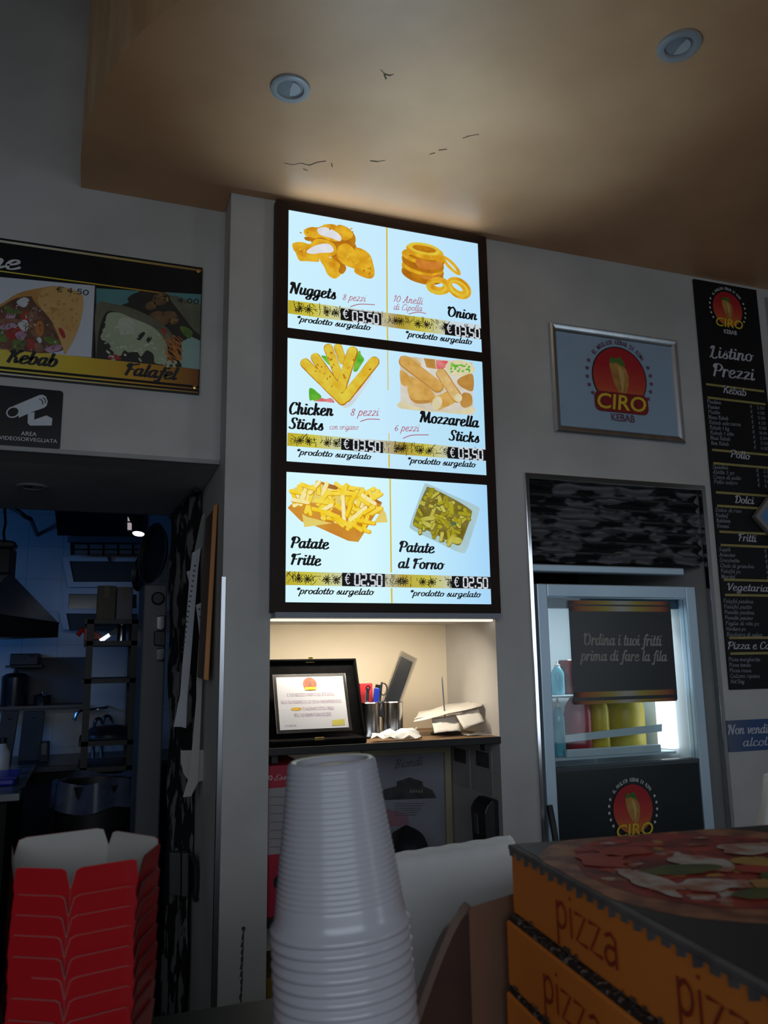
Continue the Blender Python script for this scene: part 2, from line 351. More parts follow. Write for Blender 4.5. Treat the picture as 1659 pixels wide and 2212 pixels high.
def script(mb, fr, s, a, b, xh, d, w=.24, thin=.38, slant=.14, m=0, n=4, px=True):
    """heavy brush script from a to b (baseline), xh = height of a small letter"""
    if px:
        ua = V(fr.uv(*a)); ub = V(fr.uv(*b)); xh = (V(fr.uv(a[0], a[1]-xh))-ua).length
    else: ua, ub = V(a), V(b)
    nat = sum(G[c][0] for c in s)
    dx = (ub-ua); L = dx.length; sx = L/(nat*xh); dx = dx.normalized(); dy = V((-dx.y, dx.x)); x = 0
    for c in s:
        adv, sts = G[c]
        for st in sts:
            p = cat(st, False, n) if len(st) > 2 else st
            q = []
            for (u, v) in p:
                U = (x+u+slant*v)*sx*xh; q.append(ua+dx*U+dy*(v*xh))
            mb.stroke(fr, q, w*xh*min(1.25, max(.75, sx)), d, m, thin)
        x += adv
    return mb
_tc = {}
def bmesh_text(s, bold=0.0, shear=0.0):
    k = (s, bold, shear)
    if k in _tc: return _tc[k]
    cu = bpy.data.curves.new('t', 'FONT'); cu.body = s; cu.size = 1; cu.offset = bold; cu.shear = shear; cu.resolution_u = 3
    ob = bpy.data.objects.new('t', cu); me = bpy.data.meshes.new_from_object(ob)
    vs = [(v.co.x, v.co.y) for v in me.vertices]; fs = [tuple(p.vertices) for p in me.polygons]
    bpy.data.meshes.remove(me); bpy.data.objects.remove(ob); bpy.data.curves.remove(cu)
    _tc[k] = (vs, fs); return vs, fs
def sans(mb, fr, s, a, b, cap, d, bold=0.0, shear=0.0, m=0, px=True):
    vs, fs = bmesh_text(s, bold, shear)
    if not vs: return mb
    x0 = min(v[0] for v in vs); x1 = max(v[0] for v in vs); y1 = max(v[1] for v in vs); y0 = 0
    if px: ua = V(fr.uv(*a)); ub = V(fr.uv(*b)); cap = (V(fr.uv(a[0], a[1]-cap))-ua).length
    else: ua, ub = V(a), V(b)
    dx = ub-ua; L = dx.length; dx = dx.normalized(); dy = V((-dx.y, dx.x))
    pts = []
    for x, y in vs:
        q = ua+dx*((x-x0)/(x1-x0)*L)+dy*((y-y0)/(y1-y0)*cap); pts.append(fr.P(q.x, q.y, d))
    return mb.add(pts, fs, m)
SEG = {'0': 'abcdef', '2': 'abged', '3': 'abgcd', '5': 'afgcd'}
def digital(mb, fr, s, a, b, h, d, m=0):
    ua = V(fr.uv(*a)); ub = V(fr.uv(*b)); hh = (V(fr.uv(a[0], a[1]-h))-ua).length
    dx = ub-ua; L = dx.length; dx = dx.normalized(); dy = V((-dx.y, dx.x))
    tot = sum(.38 if c == '.' else 1 for c in s); cw = L/tot; x = 0; w = hh*.15
    for c in s:
        if c == '.':
            q = ua+dx*(x+cw*.1); mb.stroke(fr, [q+dy*w*.2, q+dy*w*1.4], w*1.1, d, m); x += cw*.38; continue
        e = {'a': ((.14,1),(.72,1)), 'b': ((.78,.95),(.78,.55)), 'c': ((.78,.45),(.78,.05)), 'd': ((.14,0),(.72,0)), 'e': ((.08,.45),(.08,.05)), 'f': ((.08,.95),(.08,.55)), 'g': ((.14,.5),(.72,.5))}
        for k in SEG[c]:
            (u0, v0), (u1, v1) = e[k]
            mb.stroke(fr, [ua+dx*(x+u0*cw)+dy*(v0*hh), ua+dx*(x+u1*cw)+dy*(v1*hh)], w, d, m)
        x += cw
    return mb

def put(parent, name, mat, fr, s, a, b, xh, d, *args, **kw):      # one printed line = one part
    mb = MB(); script(mb, fr, s, a, b, xh, d, *args, **kw); return mb.build(name, mat, parent)
def putsans(parent, name, mat, fr, s, a, b, cap, d, *args, **kw):
    mb = MB(); sans(mb, fr, s, a, b, cap, d, *args, **kw); return mb.build(name, mat, parent)
def swash(parent, fr, pts, d):
    mb = MB(); mb.stroke(fr, [fr.uv(*q) for q in cat(pts)], .0022, d); return mb.build('red_underline', inkred, parent)
# the round logo: a red disc, a rolled kebab, the lettering and the ring of small stars
def logo(parent, fr, cpx, rpx, light=True, stars=True):
    c = fr.uv(*cpx); r = (V(fr.uv(cpx[0], cpx[1]-rpx))-V(c)).length
    def U(x, y): return (c[0]+x*r, c[1]+y*r)
    redg = grad('logo_red_to_orange', [(0.0, (0.72, 0.22, 0.03)), (0.35, (0.62, 0.06, 0.03)), (0.7, (0.50, 0.012, 0.02)), (1.0, (0.46, 0.01, 0.018))], 'Z')
    mb = MB(); mb.poly(fr, [U(1.04*math.cos(a*math.pi/24), 1.04*math.sin(a*math.pi/24)) for a in range(48)], .0012); mb.build('logo_rim', ink, parent)
    mb = MB(); mb.poly(fr, [U(math.cos(a*math.pi/24), math.sin(a*math.pi/24)) for a in range(48)], .0018); mb.build('logo_disc', redg, parent)
    wrap = pm('logo_wrap_print', (.62,.33,.07), (.45,.20,.04), 30, .6); gr = pm('logo_green_print', (.06,.16,.02), (.1,.22,.03), 60, .6)
    mb = MB()
    mb.poly(fr, [U(*p) for p in cat([(-.36,.46),(-.1,.52),(.22,.34),(.34,.0),(.26,-.42),(.08,-.62),(-.14,-.40),(-.3,.0)], True, 4)], .0024, 0, 0)
    mb.poly(fr, [U(*p) for p in cat([(-.36,.46),(-.30,.66),(-.12,.62),(.04,.70),(.2,.5),(.22,.36),(-.08,.48)], True, 4)], .0028, 0, 1)
    mb.poly(fr, [U(*p) for p in cat([(-.05,.36),(.12,.24),(.16,-.1),(.06,-.5),(.0,-.1)], True, 4)], .0030, 0, 2)
    mb.build('logo_kebab', [wrap, gr, pm('logo_wrap_light', (.75,.5,.18), (.66,.4,.12), 30, .6)], parent)
    # lettering
    mb = MB()
    def rr(x0, x1, y0, y1, q, dd, m):
        pts = []
        for (cx, cy, s0) in ((x1-q, y1-q, 0), (x0+q, y1-q, 90), (x0+q, y0+q, 180), (x1-q, y0+q, 270)):
            for k in range(6): a = R(s0+k*18); pts.append(U(cx+q*math.cos(a), cy+q*math.sin(a)))
        mb.poly(fr, pts, dd, 0, m)
    if light: rr(-1.0, 1.02, -1.18, -.52, .2, .0030, 0)
    sans(mb, fr, 'CIRO', U(-.92, -1.08), U(.94, -1.08), .50*r, .0036, .015, .12, 1, px=False)
    mb.build('logo_name', [darkred, yellowtxt], parent)
    mb = MB(); sans(mb, fr, 'KEBAB', U(-.42, -1.46), U(.46, -1.46), .24*r, .0030, .01, 0, 0, px=False)
    mb.build('logo_kebab_lettering', pm('logo_purple_print', (.16,.05,.10), (.22,.09,.14), 20, .6) if light else white_m, parent); mb = MB()
    txt = 'IL MIGLIOR KEBAB DI ROMA'
    for i, ch in enumerate(txt):
        if ch == ' ': continue
        a = R(142-i*104/(len(txt)-1)); ra = 1.12
        f2 = Fr(fr.P(*U(ra*math.cos(a), ra*math.sin(a))), fr.ux*math.sin(a)-fr.uy*math.cos(a), fr.ux*math.cos(a)+fr.uy*math.sin(a))
        wd_ = (.035 if ch == 'I' else .085)*r
        sans(mb, f2, ch, (-wd_/2, 0), (wd_/2, 0), .15*r, .0025, .015, 0, 0, px=False)
    if stars:
        mb.build('logo_ring_lettering', pm('logo_purple_print', (.16,.05,.10), (.22,.09,.14), 20, .6) if light else white_m, parent); mb = MB()
        for sgn in (-1, 1):
            for k in range(5):
                a = R(90+sgn*(68+k*13)); cx, cy = 1.22*math.cos(a), 1.22*math.sin(a); pts = []
                for j in range(10):
                    q = (.085 if j % 2 == 0 else .04); an = R(90+j*36); pts.append(U(cx+q*math.cos(an), cy+q*math.sin(an)))
                mb.poly(fr, pts, .0025)
    mb.build('logo_stars', pm('logo_purple_print', (.16,.05,.10), (.22,.09,.14), 20, .6) if light else white_m, parent)

# ================================================================== THE SETTING
ZC = 2.811                    # underside of the orange soffit
YL = 0.108                    # wall above the kitchen doorway, a little behind the pillar
XP, XN0, XN1, XF0, XF1 = 0.311, 0.4377, 1.1016, 1.227, 1.891
ZN, ZLINT, ZF = 1.604, 2.037, 2.036
ZT = ZC+0.75
mb = MB()
mb.box(XP, XN0, 0, .95, 0, ZT); mb.box(XN0, XN1, 0, .95, ZN, ZT); mb.box(XN1, XF0, 0, .95, 0, ZT)
mb.box(XF0, XF1, 0, .95, ZF, ZT); mb.box(XF1, 4.0, 0, .95, 0, ZT)
wall_r = struct(mb.build('wall_right', plaster))
mb = MB(); mb.box(XN0, XN1, .354, .9, 0, ZN); wall_n = struct(mb.build('wall_niche', cream))
mb = MB(); mb.box(XF0, XF1, .75, .9, 0, ZF); struct(mb.build('wall_alcove', pm('dark_wall', (.05,.05,.055))))
mb = MB(); mb.box(-4, XP, YL, YL+.12, ZLINT, ZT); mb.box(-4, -.95, YL, YL+.12, 0, ZLINT); wall_l = struct(mb.build('wall_left', plaster))
mb = MB(); mb.box(-.95, XP-.002, YL+.12, .95, ZLINT, ZLINT+.12); mb.build('ceiling_doorway', dark_ceiling)
struct(bpy.data.objects['ceiling_doorway'])
mb = MB(); mb.box(-.95, XP-.001, YL-.012, YL+.004, ZLINT-.001, ZLINT+.012); struct(mb.build('trim_1', pm('trim_grey', (.36,.36,.35)), bevel=.002))
mb = MB(); mb.box(-4, 4, -6, 3.6, -.1, 0); struct(mb.build('floor', pm('floor_tile', (.12,.11,.10), (.16,.15,.13), 3, .4)))
mb = MB(); mb.box(-4, 4, -6, YL, ZT, ZT+.1); struct(mb.build('ceiling_main', pm('ceiling_plaster', (.42,.40,.37), (.36,.34,.32), 3, .8)))
mb = MB(); mb.box(-4, 4, -3.2, -2.95, 2.48, ZT); struct(mb.build('daylight_blocker', pm('blocker_grey', (.30,.29,.28))))  # unseen block added to keep daylight off the upper left wall
mb = MB(); mb.box(-4.1, -4, -6, 3.6, 0, ZT); struct(mb.build('wall_shop_left', plaster))
mb = MB(); mb.box(4, 4.1, -6, 3.6, 0, ZT); struct(mb.build('wall_shop_right', plaster))
# the curved orange soffit: flat underside and rounded upright edge
edge = [(175,405),(174,360),(176,320),(182,280),(200,235),(235,160),(270,110),(320,55),(390,0)]
pts = [(PZ(x, y, ZC).x, PZ(x, y, ZC).y) for x, y in edge]
pts[0] = (pts[1][0], YL-.001)
pts += [(.20,-.79),(.36,-.98),(.58,-1.2),(.9,-1.42),(1.4,-1.6),(2.2,-1.7),(3.99,-1.72)]
pts = cat(pts, False, 5)
plan = pts+[(3.99,-.001),(XP-.001,-.001),(XP-.001,YL-.001)]
mb = MB()
n = len(plan); vs = [(x, y, ZC) for x, y in plan]+[(x, y, ZT-.001) for x, y in plan]
mb.add(vs, [tuple(range(n)), tuple(range(2*n-1, n-1, -1))], 0)
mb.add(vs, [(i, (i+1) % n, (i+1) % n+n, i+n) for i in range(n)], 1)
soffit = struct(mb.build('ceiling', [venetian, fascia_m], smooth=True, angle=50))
# hairline cracks in the soffit plaster, drip mark on the pillar
fc = Fr((0,0,ZC), (1,0,0), (0,-1,0))
crackm = pm('crack_dark', (.07,.05,.03), (.12,.085,.05), 60, .9)
mb = MB()
for line in ([(615,352),(632,356),(650,352),(668,357),(686,350),(704,348)], [(822,150),(832,160),(842,163),(850,160)], [(830,160),(834,170)], [(716,352),(718,360)], [(786,351),(800,347),(816,349),(832,346)], [(928,333),(940,330),(948,324),(965,322)], [(1000,298),(1015,293),(1035,290)], [(655,365),(664,368)]):
    for a, b in zip(line[:-1], line[1:]):
        if random.random() < .8: mb.stroke(fc, [fc.uv(*a), fc.uv(*b)], random.uniform(.0015, .004), .0006)
mb.build('plaster_crack', crackm, soffit)
f0 = wall_fr(0.0)
mb = MB(); mb.ellipse(f0, (526,2006), 4.5, 5, .0006)
pth = [(526,2010),(525,2035),(524,2060),(522,2090),(523,2115),(521,2140),(520,2165)]
mb.stroke(f0, [f0.uv(*p) for p in pth], .0035, .0006)
for k in range(9):
    y = 2020+k*16; mb.stroke(f0, [f0.uv(524.5-k*.5, y), f0.uv(523-k*.5+random.uniform(-2, 2), y+9)], random.uniform(.004, .007), .0008)
mb.build('wall_stain', pm('stain_dark', (.05,.045,.04), (.10,.09,.08), 80, .9), wall_r)
# aluminium corner strip on the pillar
a = PY(487, 1245)
mb = MB(); mb.box(XP-.004, XP+.009, -.004, .0, .55, a.z); mb.box(XP-.004, XP, 0, .012, .55, a.z)
struct(mb.build('trim_2', alu, bevel=.0015))

# ================================================================== ILLUMINATED MENU
YB = -0.034
fb = wall_fr(YB)
lb = thing('menu_lightbox', 'tall illuminated menu board of three backlit panels in dark brown frame', 'menu board', (.77, 0, 1.62))
X0, X1, Z0, Z1 = .4345, 1.1035, 1.6195, 2.797
def zpx(y, x=830): return PY(x, y, YB).z
px_p = [((623,452),(1035,526),(1042,761),(621.5,708)), ((621.5,730),(1042.7,780),(1051,1026),(619.3,997)), ((619.3,1019),(1051.3,1047),(1061,1306),(616.3,1300))]
rects = []
for q in px_p:
    w = [PY(x, y, YB) for x, y in q]
    rects.append(((w[0].x+w[3].x)/2, (w[1].x+w[2].x)/2, (w[2].z+w[3].z)/2, (w[0].z+w[1].z)/2))
xl = sum(r[0] for r in rects)/3; xr = sum(r[1] for r in rects)/3
mb = MB()
mb.box(X0, xl, YB, 0, Z0, Z1); mb.box(xr, X1, YB, 0, Z0, Z1)
zs = [Z1]+[z for r in rects for z in (r[3], r[2])]+[Z0]
for k in range(0, 8, 2): mb.box(xl, xr, YB, 0, zs[k+1], zs[k])
mb.build('frame', brownframe, lb)
for k, yy in enumerate((448, 717, 1009, 1310)):
    p = PY(594, yy, -.02); MB().lathe([(0, -.003),(.0025, -.003),(.003, 0)], (X0, -.02, p.z), 10, ax=(1,0,0)).build('side_screw', steel, lb, smooth=True)
sheets = [egrad('backlit_sheet_upper', [(0,(.60,.87,.99)),(.5,(.57,.83,.98)),(1,(.48,.75,.965))]),
          egrad('backlit_sheet_middle', [(0,(.63,.89,.99)),(.45,(.57,.82,.97)),(1,(.42,.71,.91))]),
          egrad('backlit_sheet_lower', [(0,(.66,.93,.99)),(.35,(.69,.95,.99)),(.6,(.57,.86,.99)),(1,(.38,.67,.94))])]
band_m = grad('price_band_gold', [(0,(.50,.40,.02)),(.12,(.62,.56,.05)),(.24,(.60,.62,.34)),(.36,(.62,.70,.72)),(.55,(.40,.28,.03)),(.68,(.58,.52,.06)),(.78,(.58,.60,.40)),(.84,(.60,.70,.74))], 'X', .8)
divm = em('divider_yellow', (.80,.58,.04), (.85,.66,.08), 10, .8)
g1 = em('fried_gold', (.95,.56,.03), (.72,.30,.01), 26, .82, detail=5, lo=.38, hi=.66)
g2 = em('fried_amber', (.70,.27,.01), (.52,.17,.01), 34, .75, detail=5)
g3 = em('fried_light', (.86,.70,.07), (.80,.50,.03), 34, .85, detail=5)
wh = em('chicken_white', (.88,.90,.95), (.78,.78,.80), 30, .85)
gn = em('leaf_green', (.10,.48,.03), (.22,.62,.06), 40, .8)
rd = em('tomato_red', (.80,.10,.12), (.85,.3,.3), 40, .8)
beige = em('fried_beige', (.92,.56,.16), (.78,.42,.09), 45, .72, detail=6)
beige2 = em('fried_beige_dark', (.62,.30,.06), (.72,.38,.09), 45, .7, detail=6)
cheese = em('cheese_pale', (.88,.80,.52), (.80,.72,.45), 40, .8)
carton_e = em('carton_orange', (.86,.42,.06), (.72,.28,.03), 12, .78)
linery = em('liner_yellow', (.95,.78,.20), (.90,.70,.16), 12, .82)
fry1 = em('fry_yellow', (.98,.68,.02), (1.0,.80,.10), 40, .9)
fry2 = em('fry_pale', (1.0,.93,.55), (1.0,.86,.30), 40, .9)
tray_e = em('tray_pale', (.52,.74,.78), (.46,.68,.74), 12, .8)
trayb = em('tray_inside', (.20,.15,.02), (.32,.27,.05), 30, .7)
wedge1 = em('wedge_olive', (.55,.50,.02), (.40,.34,.02), 40, .75)
wedge2 = em('wedge_light', (.72,.68,.14), (.60,.55,.06), 40, .75)
shade_e = em('plate_shade', (.66,.76,.84), (.74,.84,.92), 12, .85)
def rounded(x0, x1, z0, z1, r):
    pts = []
    for cx, cz, s0 in ((x1-r, z1-r, 0), (x0+r, z1-r, 90), (x0+r, z0+r, 180), (x1-r, z0+r, 270)):
        for k in range(5): a = R(s0+k*22.5); pts.append((cx+r*math.cos(a), cz+r*math.sin(a)))
    return pts
FP = Fr((0, YB+.003, 0), (1,0,0), (0,0,1))      # face of the backlit sheets
def S2(x, y): return (580+x*.30742, 420+y*.30742)
def S3(x, y): return (580+x*.30742, 720+y*.30754)
def S4(x, y): return (580+x*.30742, 1000+y*.3073)
panels = []
for k, r in enumerate(rects):
    mb = MB(); mb.poly(FP, rounded(xl-.001, xr+.001, r[2]-.001, r[3]+.001, .005), 0, .012)
    panels.append(mb.build('light_panel', sheets[k], lb))
class Shift:                                    # zoom coordinates of one panel onto the sheet
    def __init__(s, fr, fn): s.fr = fr; s.fn = fn; s.n = fr.n
    def uv(s, x, y): return s.fr.uv(*s.fn(x, y))
    def P(s, *a): return s.fr.P(*a)
A2, A3, A4 = Shift(FP, S2), Shift(FP, S3), Shift(FP, S4)
D1, D2, D3, D4 = .0004, .0008, .0012, .0016
# ---- panel 1: nuggets and onion rings
p = panels[0]
mb = MB()
def pl(fr, pts, d, m): mb.polypx(fr, pts, d, 0, m, 4)
pl(A2, [(480,222),(540,225),(590,265),(612,310),(600,362),(560,370),(505,330)], D1, 1)
pl(A2, [(300,312),(400,300),(520,320),(610,350),(600,420),(480,440),(350,420)], D1, 1)
pl(A2, [(610,375),(670,390),(715,430),(735,490),(745,560),(720,592),(660,580),(600,540),(640,480),(610,430)], D2, 0)
pl(A2, [(590,370),(660,440),(672,520),(650,560),(610,545),(600,470)], D1, 1)
pl(A2, [(360,450),(430,445),(490,460),(540,510),(520,550),(470,592),(420,570),(390,510)], D2, 0)
pl(A2, [(440,440),(500,450),(545,515),(520,560),(490,540),(500,490)], D3, 1)
pl(A2, [(250,250),(300,230),(350,232),(400,212),(470,215),(515,270),(508,328),(430,325),(370,302),(300,315),(255,285)], D2, 0)
pl(A2, [(480,222),(550,232),(595,285),(560,318),(520,320),(506,280)], D2, 0)
pl(A2, [(345,242),(400,232),(470,262),(510,300),(500,330),(440,308),(380,292),(350,275)], D3, 3)
pl(A2, [(170,345),(230,335),(290,350),(330,315),(400,320),(460,350),(477,410),(430,442),(360,452),(350,475),(270,470),(215,465),(190,410),(172,385)], D3, 0)
pl(A2, [(272,395),(320,365),(380,348),(430,352),(457,390),(440,410),(380,412),(310,420),(272,412)], D4, 3)
pl(A2, [(490,370),(540,345),(590,375),(620,430),(658,490),(642,537),(590,520),(540,500),(500,470),(478,430)], D4, 0)
pl(A2, [(255,300),(330,312),(300,330),(260,322)], D3, 1)
for _ in range(26):
    x, y = random.choice([(250,270),(560,260),(220,400),(240,440),(540,420),(600,480),(690,460),(700,540),(450,530),(420,235)]); x += random.uniform(-35,35); y += random.uniform(-22,22)
    mb.ellipse(A2, (x, y), random.uniform(4,11), random.uniform(3,7), D4+.0002, random.uniform(0,180), None, random.choice((2,2,1)), 10)
mb.build('nuggets_picture', [g1, g2, g3, wh], p)
mb = MB()
mb.ellipse(A2, (1284,500), 92, 27, D1, 46, (56,6), 0)
for cy, m in ((560,1),(520,0),(478,1),(446,0)):
    mb.ellipse(A2, (1088+(560-cy)*.03-6, cy+6), 152, 62, D1+(560-cy)*.000006, 14, None, 1)
    mb.ellipse(A2, (1088-6, cy-6), 150, 54, D1+.0001+(560-cy)*.000006, 12, (100,18,0,10), m)
mb.ellipse(A2, (1098,402), 136, 54, D3, 14, None, 0); mb.ellipse(A2, (1094,385), 84, 20, D3+.0002, 10, None, 1); mb.ellipse(A2, (1092,384), 118, 40, D3+.0003, 12, (88,24,0,0), 2)
mb.ellipse(A2, (1195,645), 90, 62, D3, 8, (32,15,0,-8), 0); mb.ellipse(A2, (1180,655), 70, 46, D3+.0001, 5, (50,32,6,-6), 2)
mb.ellipse(A2, (1335,660), 98, 66, D4, 36, (44,15,-10,-6), 0); mb.ellipse(A2, (1335,664), 78, 48, D4+.0001, 36, (62,34,-2,-6), 2)
pl(A2, [(1040,455),(1120,470),(1210,480),(1205,520),(1120,530),(1045,505)], D3-.0001, 3); pl(A2, [(1050,570),(1130,580),(1200,560),(1190,600),(1110,600)], D3-.0001, 3)
mb.build('onion_rings_picture', [g1, g2, g3, em('fried_red_shade', (.80,.30,.04), (.70,.22,.03), 40, .8)], p)
put(p, 'product_name', ink, A2, 'Nuggets', (148,692), (470,738), 47, D2, .31, .40); put(p, 'product_name', ink, A2, 'Onion', (1256,855), (1462,884), 41, D2, .31, .40)
put(p, 'frozen_note', ink, A2, '*prodotto surgelato', (192,892), (712,955), 25, D2, .30, .45, .2); put(p, 'frozen_note', ink, A2, '*prodotto surgelato', (955,998), (1425,1055), 25, D2, .30, .45, .2)
put(p, 'piece_count', inkred, A2, '8 pezzi', (515,742), (680,754), 29, D2, .12, .7, .3); swash(p, A2, [(575,790),(640,772),(745,776)], D2)
put(p, 'piece_count', inkred, A2, '10 Anelli', (872,752), (1080,775), 31, D2, .12, .7, .3); put(p, 'piece_count', inkred, A2, 'di Cipolla', (876,810), (1078,822), 26, D2, .12, .7, .3); swash(p, A2, [(985,840),(1050,828),(1105,838)], D2)
def band(fr, parent, q, plates, digits, split):
    mb = MB(); mb.polypx(fr, q, D1); mb.build('price_band', band_m, parent)
    mb = MB(); (xa, ya), (xb, yb) = q[0], q[1]; h = q[3][1]-q[0][1]
    for k in range(150):
        t = random.random(); x = xa+(xb-xa)*t; y = ya+(yb-ya)*t+random.uniform(.15, .8)*h
        a = random.choice((90, 90, 80, 100, 0, 45, 130)); L = random.uniform(.06, .26)*h
        dx, dy = math.cos(R(a))*L, math.sin(R(a))*L
        c = (x+random.uniform(-6, 6), y)
        mb.stroke(fr, [fr.uv(x-dx, y-dy), fr.uv(*c), fr.uv(x+dx, y+dy)], random.uniform(.0010, .0020), D2)
    for t in (.062, .105, .20, .245, .555, .58, .67, .715, .81, .85):
        x = xa+(xb-xa)*t; y = ya+(yb-ya)*t+h*.52
        for a in range(0, 180, 36): mb.stroke(fr, [fr.uv(x-.3*h*math.cos(R(a)), y-.3*h*math.sin(R(a))), fr.uv(x+.3*h*math.cos(R(a)), y+.3*h*math.sin(R(a)))], .0022, D2)
    mb.build('band_pattern', pm('band_brown', (.05,.035,.008), (.09,.065,.015), 40, .6), parent)
    for pq, (ea, eb), (da, db), hh in plates:
        mb = MB(); mb.polypx(fr, pq, D3, 0, 0); mb.build('price_plate', ink, parent)
        mb = MB(); script(mb, fr, '€', ea, eb, hh*.66, D3+.0004, .17, .8, 0); digital(mb, fr, digits, da, db, hh, D3+.0004); mb.build('price_digits', white_e, parent)
white_e = em('backlit_digit_white', (.84,.88,.94), (.74,.80,.88), 40, .80)
band(A2, p, [(138,742),(1497,918),(1499,1022),(136,836)], [
     ([(506,800),(792,838),(792,920),(506,882)], ((520,868),(566,874)), ((588,890),(780,914)), 68),
     ([(1238,908),(1498,944),(1499,1020),(1238,986)], ((1252,972),(1292,977)), ((1312,990),(1490,1014)), 66)], '03.50', .5)
MB().polypx(A2, [(826,228),(836,229),(838,872),(828,871)], D1).build('divider_line', divm, p); MB().polypx(A2, [(830,925),(840,926),(842,1028),(832,1027)], D1).build('divider_line', divm, p)
# ---- panel 2: chicken sticks and mozzarella sticks
p = panels[1]; mb = MB()
pl(A3, [(525,500),(700,312),(716,322),(585,505)], D1, 6)
for a, b, w in (((420,105),(492,300),58), ((488,100),(520,190),52)): mb.capsule(A3, a, b, w+6, D1, 1, .03); mb.capsule(A3, a, b, w, D1+.0002, 0, .04)
pl(A3, [(595,262),(606,190),(600,165),(640,122),(650,150),(672,182),(655,215),(640,240),(620,268)], D1, 4)
pl(A3, [(370,158),(420,170),(438,225),(415,215)], D1, 4)
for a, b, w, m in (((330,172),(462,360),62,0), ((590,130),(508,388),70,0), ((258,212),(518,472),66,0), ((742,202),(545,450),70,0)):
    mb.capsule(A3, a, b, w+6, D2, 1, .03); mb.capsule(A3, (a[0]-3, a[1]-3), (b[0]-3, b[1]-3), w-4, D3, m, .05)
for a, b in (((275,215),(500,440)), ((725,212),(560,420)), ((585,150),(515,350)), ((340,190),(440,330)), ((425,130),(478,260))):
    a = V(a); b = V(b)
    for k in range(16):
        q = a.lerp(b, random.random())+V((random.uniform(-22,22), random.uniform(-16,16)))
        mb.ellipse(A3, (q.x, q.y), random.uniform(5,12), random.uniform(3,7), D4, random.uniform(0,180), None, random.choice((2,2,1)), 9)
pl(A3, [(285,392),(310,388),(340,412),(372,445),(345,478),(310,470),(288,468)], D2, 4)
pl(A3, [(318,478),(345,470),(372,455),(400,462),(440,456),(462,488),(400,482)], D3, 5)
mb.build('chicken_sticks_picture', [g3, g2, g3, wh, gn, rd, shade_e], p)
mb = MB()
mb.polypx(A3, [(924,158),(1430,206),(1440,576),(927,530)], D1, 0, 6)
pl(A3, [(930,480),(1000,505),(1150,545),(1300,548),(1436,520),(1436,560),(1290,562),(930,528)], D1+.0002, 3)
pl(A3, [(927,172),(980,165),(1040,185),(1070,230),(960,240),(927,230)], D1+.0001, 7)
mb.polypx(A3, [(1175,188),(1262,195),(1250,232),(1215,262),(1180,250)], D1+.0002, 0, 5); mb.polypx(A3, [(1090,176),(1168,184),(1178,252),(1110,240)], D1+.0002, 0, 1)
mb.ellipse(A3, (1345,246), 104, 58, D2, 6, None, 3)
mb.ellipse(A3, (1348,238), 82, 42, D2+.0001, 6, None, 3)
for k in range(26): mb.ellipse(A3, (1348+random.uniform(-68,68), 240+random.uniform(-30,32)), random.uniform(6,14), random.uniform(4,9), D2+.0003, random.uniform(0,180), None, 4, 9)
mb.polypx(A3, [(1240,225),(1432,208),(1434,215)], D1, 0, 7)
pl(A3, [(1326,330),(1370,300),(1434,290),(1436,402),(1380,392),(1335,362)], D2, 1); pl(A3, [(925,260),(985,300),(970,370),(930,350)], D1+.0002, 0)
pl(A3, [(972,322),(1000,303),(1070,340),(1168,430),(1140,482),(1030,487),(985,440)], D2, 0); pl(A3, [(985,440),(1030,470),(1140,470),(1130,490),(1030,492)], D2+.0001, 1)
pl(A3, [(1365,420),(1422,432),(1428,500),(1375,524),(1345,490)], D2, 1)
mb.capsule(A3, (955,200), (1188,378), 84, D3, 1, .03); mb.capsule(A3, (955,196), (1186,370), 72, D3+.0002, 0, .04)
mb.capsule(A3, (1212,285), (1325,452), 74, D3, 1, .03); mb.capsule(A3, (1210,282), (1320,448), 60, D3+.0002, 7, .04)
mb.capsule(A3, (1190,492), (1275,452), 98, D2+.0002, 0, .03); mb.ellipse(A3, (1182,492), 34, 48, D3+.0004, 20, None, 3); mb.ellipse(A3, (1332,455), 26, 30, D3+.0004, 0, None, 3)
mb.build('mozzarella_sticks_picture', [beige, beige2, g3, cheese, gn, rd, em('photo_beige', (.72,.62,.46), (.86,.84,.78), 14, .8), em('fried_sand', (.92,.64,.26), (.80,.50,.16), 45, .75)], p)
put(p, 'product_name', ink, A3, 'Chicken', (140,566), (452,580), 50, D2, .31, .40); put(p, 'product_name', ink, A3, 'Sticks', (140,668), (382,682), 46, D2, .31, .40)
put(p, 'product_name', ink, A3, 'Mozzarella', (1062,622), (1474,662), 46, D2, .31, .40); put(p, 'product_name', ink, A3, 'Sticks', (1264,750), (1478,768), 43, D2, .31, .40)
put(p, 'frozen_note', ink, A3, '*prodotto surgelato', (190,852), (716,886), 25, D2, .30, .45, .2); put(p, 'frozen_note', ink, A3, '*prodotto surgelato', (970,910), (1450,942), 25, D2, .30, .45, .2)
put(p, 'piece_count', inkred, A3, '8 pezzi', (570,578), (770,580), 34, D2, .12, .7, .3); swash(p, A3, [(645,620),(700,604),(780,606)], D2)
put(p, 'piece_count', inkred, A3, 'con origano', (425,676), (628,678), 24, D2, .12, .7, .3)
put(p, 'piece_count', inkred, A3, '6 pezzi', (880,686), (1054,690), 31, D2, .12, .7, .3); swash(p, A3, [(945,738),(1010,716),(1125,714)], D2)
band(A3, p, [(134,698),(1525,812),(1528,898),(131,790)], [
     ([(510,738),(803,764),(804,842),(510,818)], ((526,808),(570,811)), ((594,818),(790,836)), 70),
     ([(1258,798),(1526,818),(1528,896),(1258,878)], ((1274,868),(1312,871)), ((1334,876),(1512,890)), 68)], '03.50', .5)
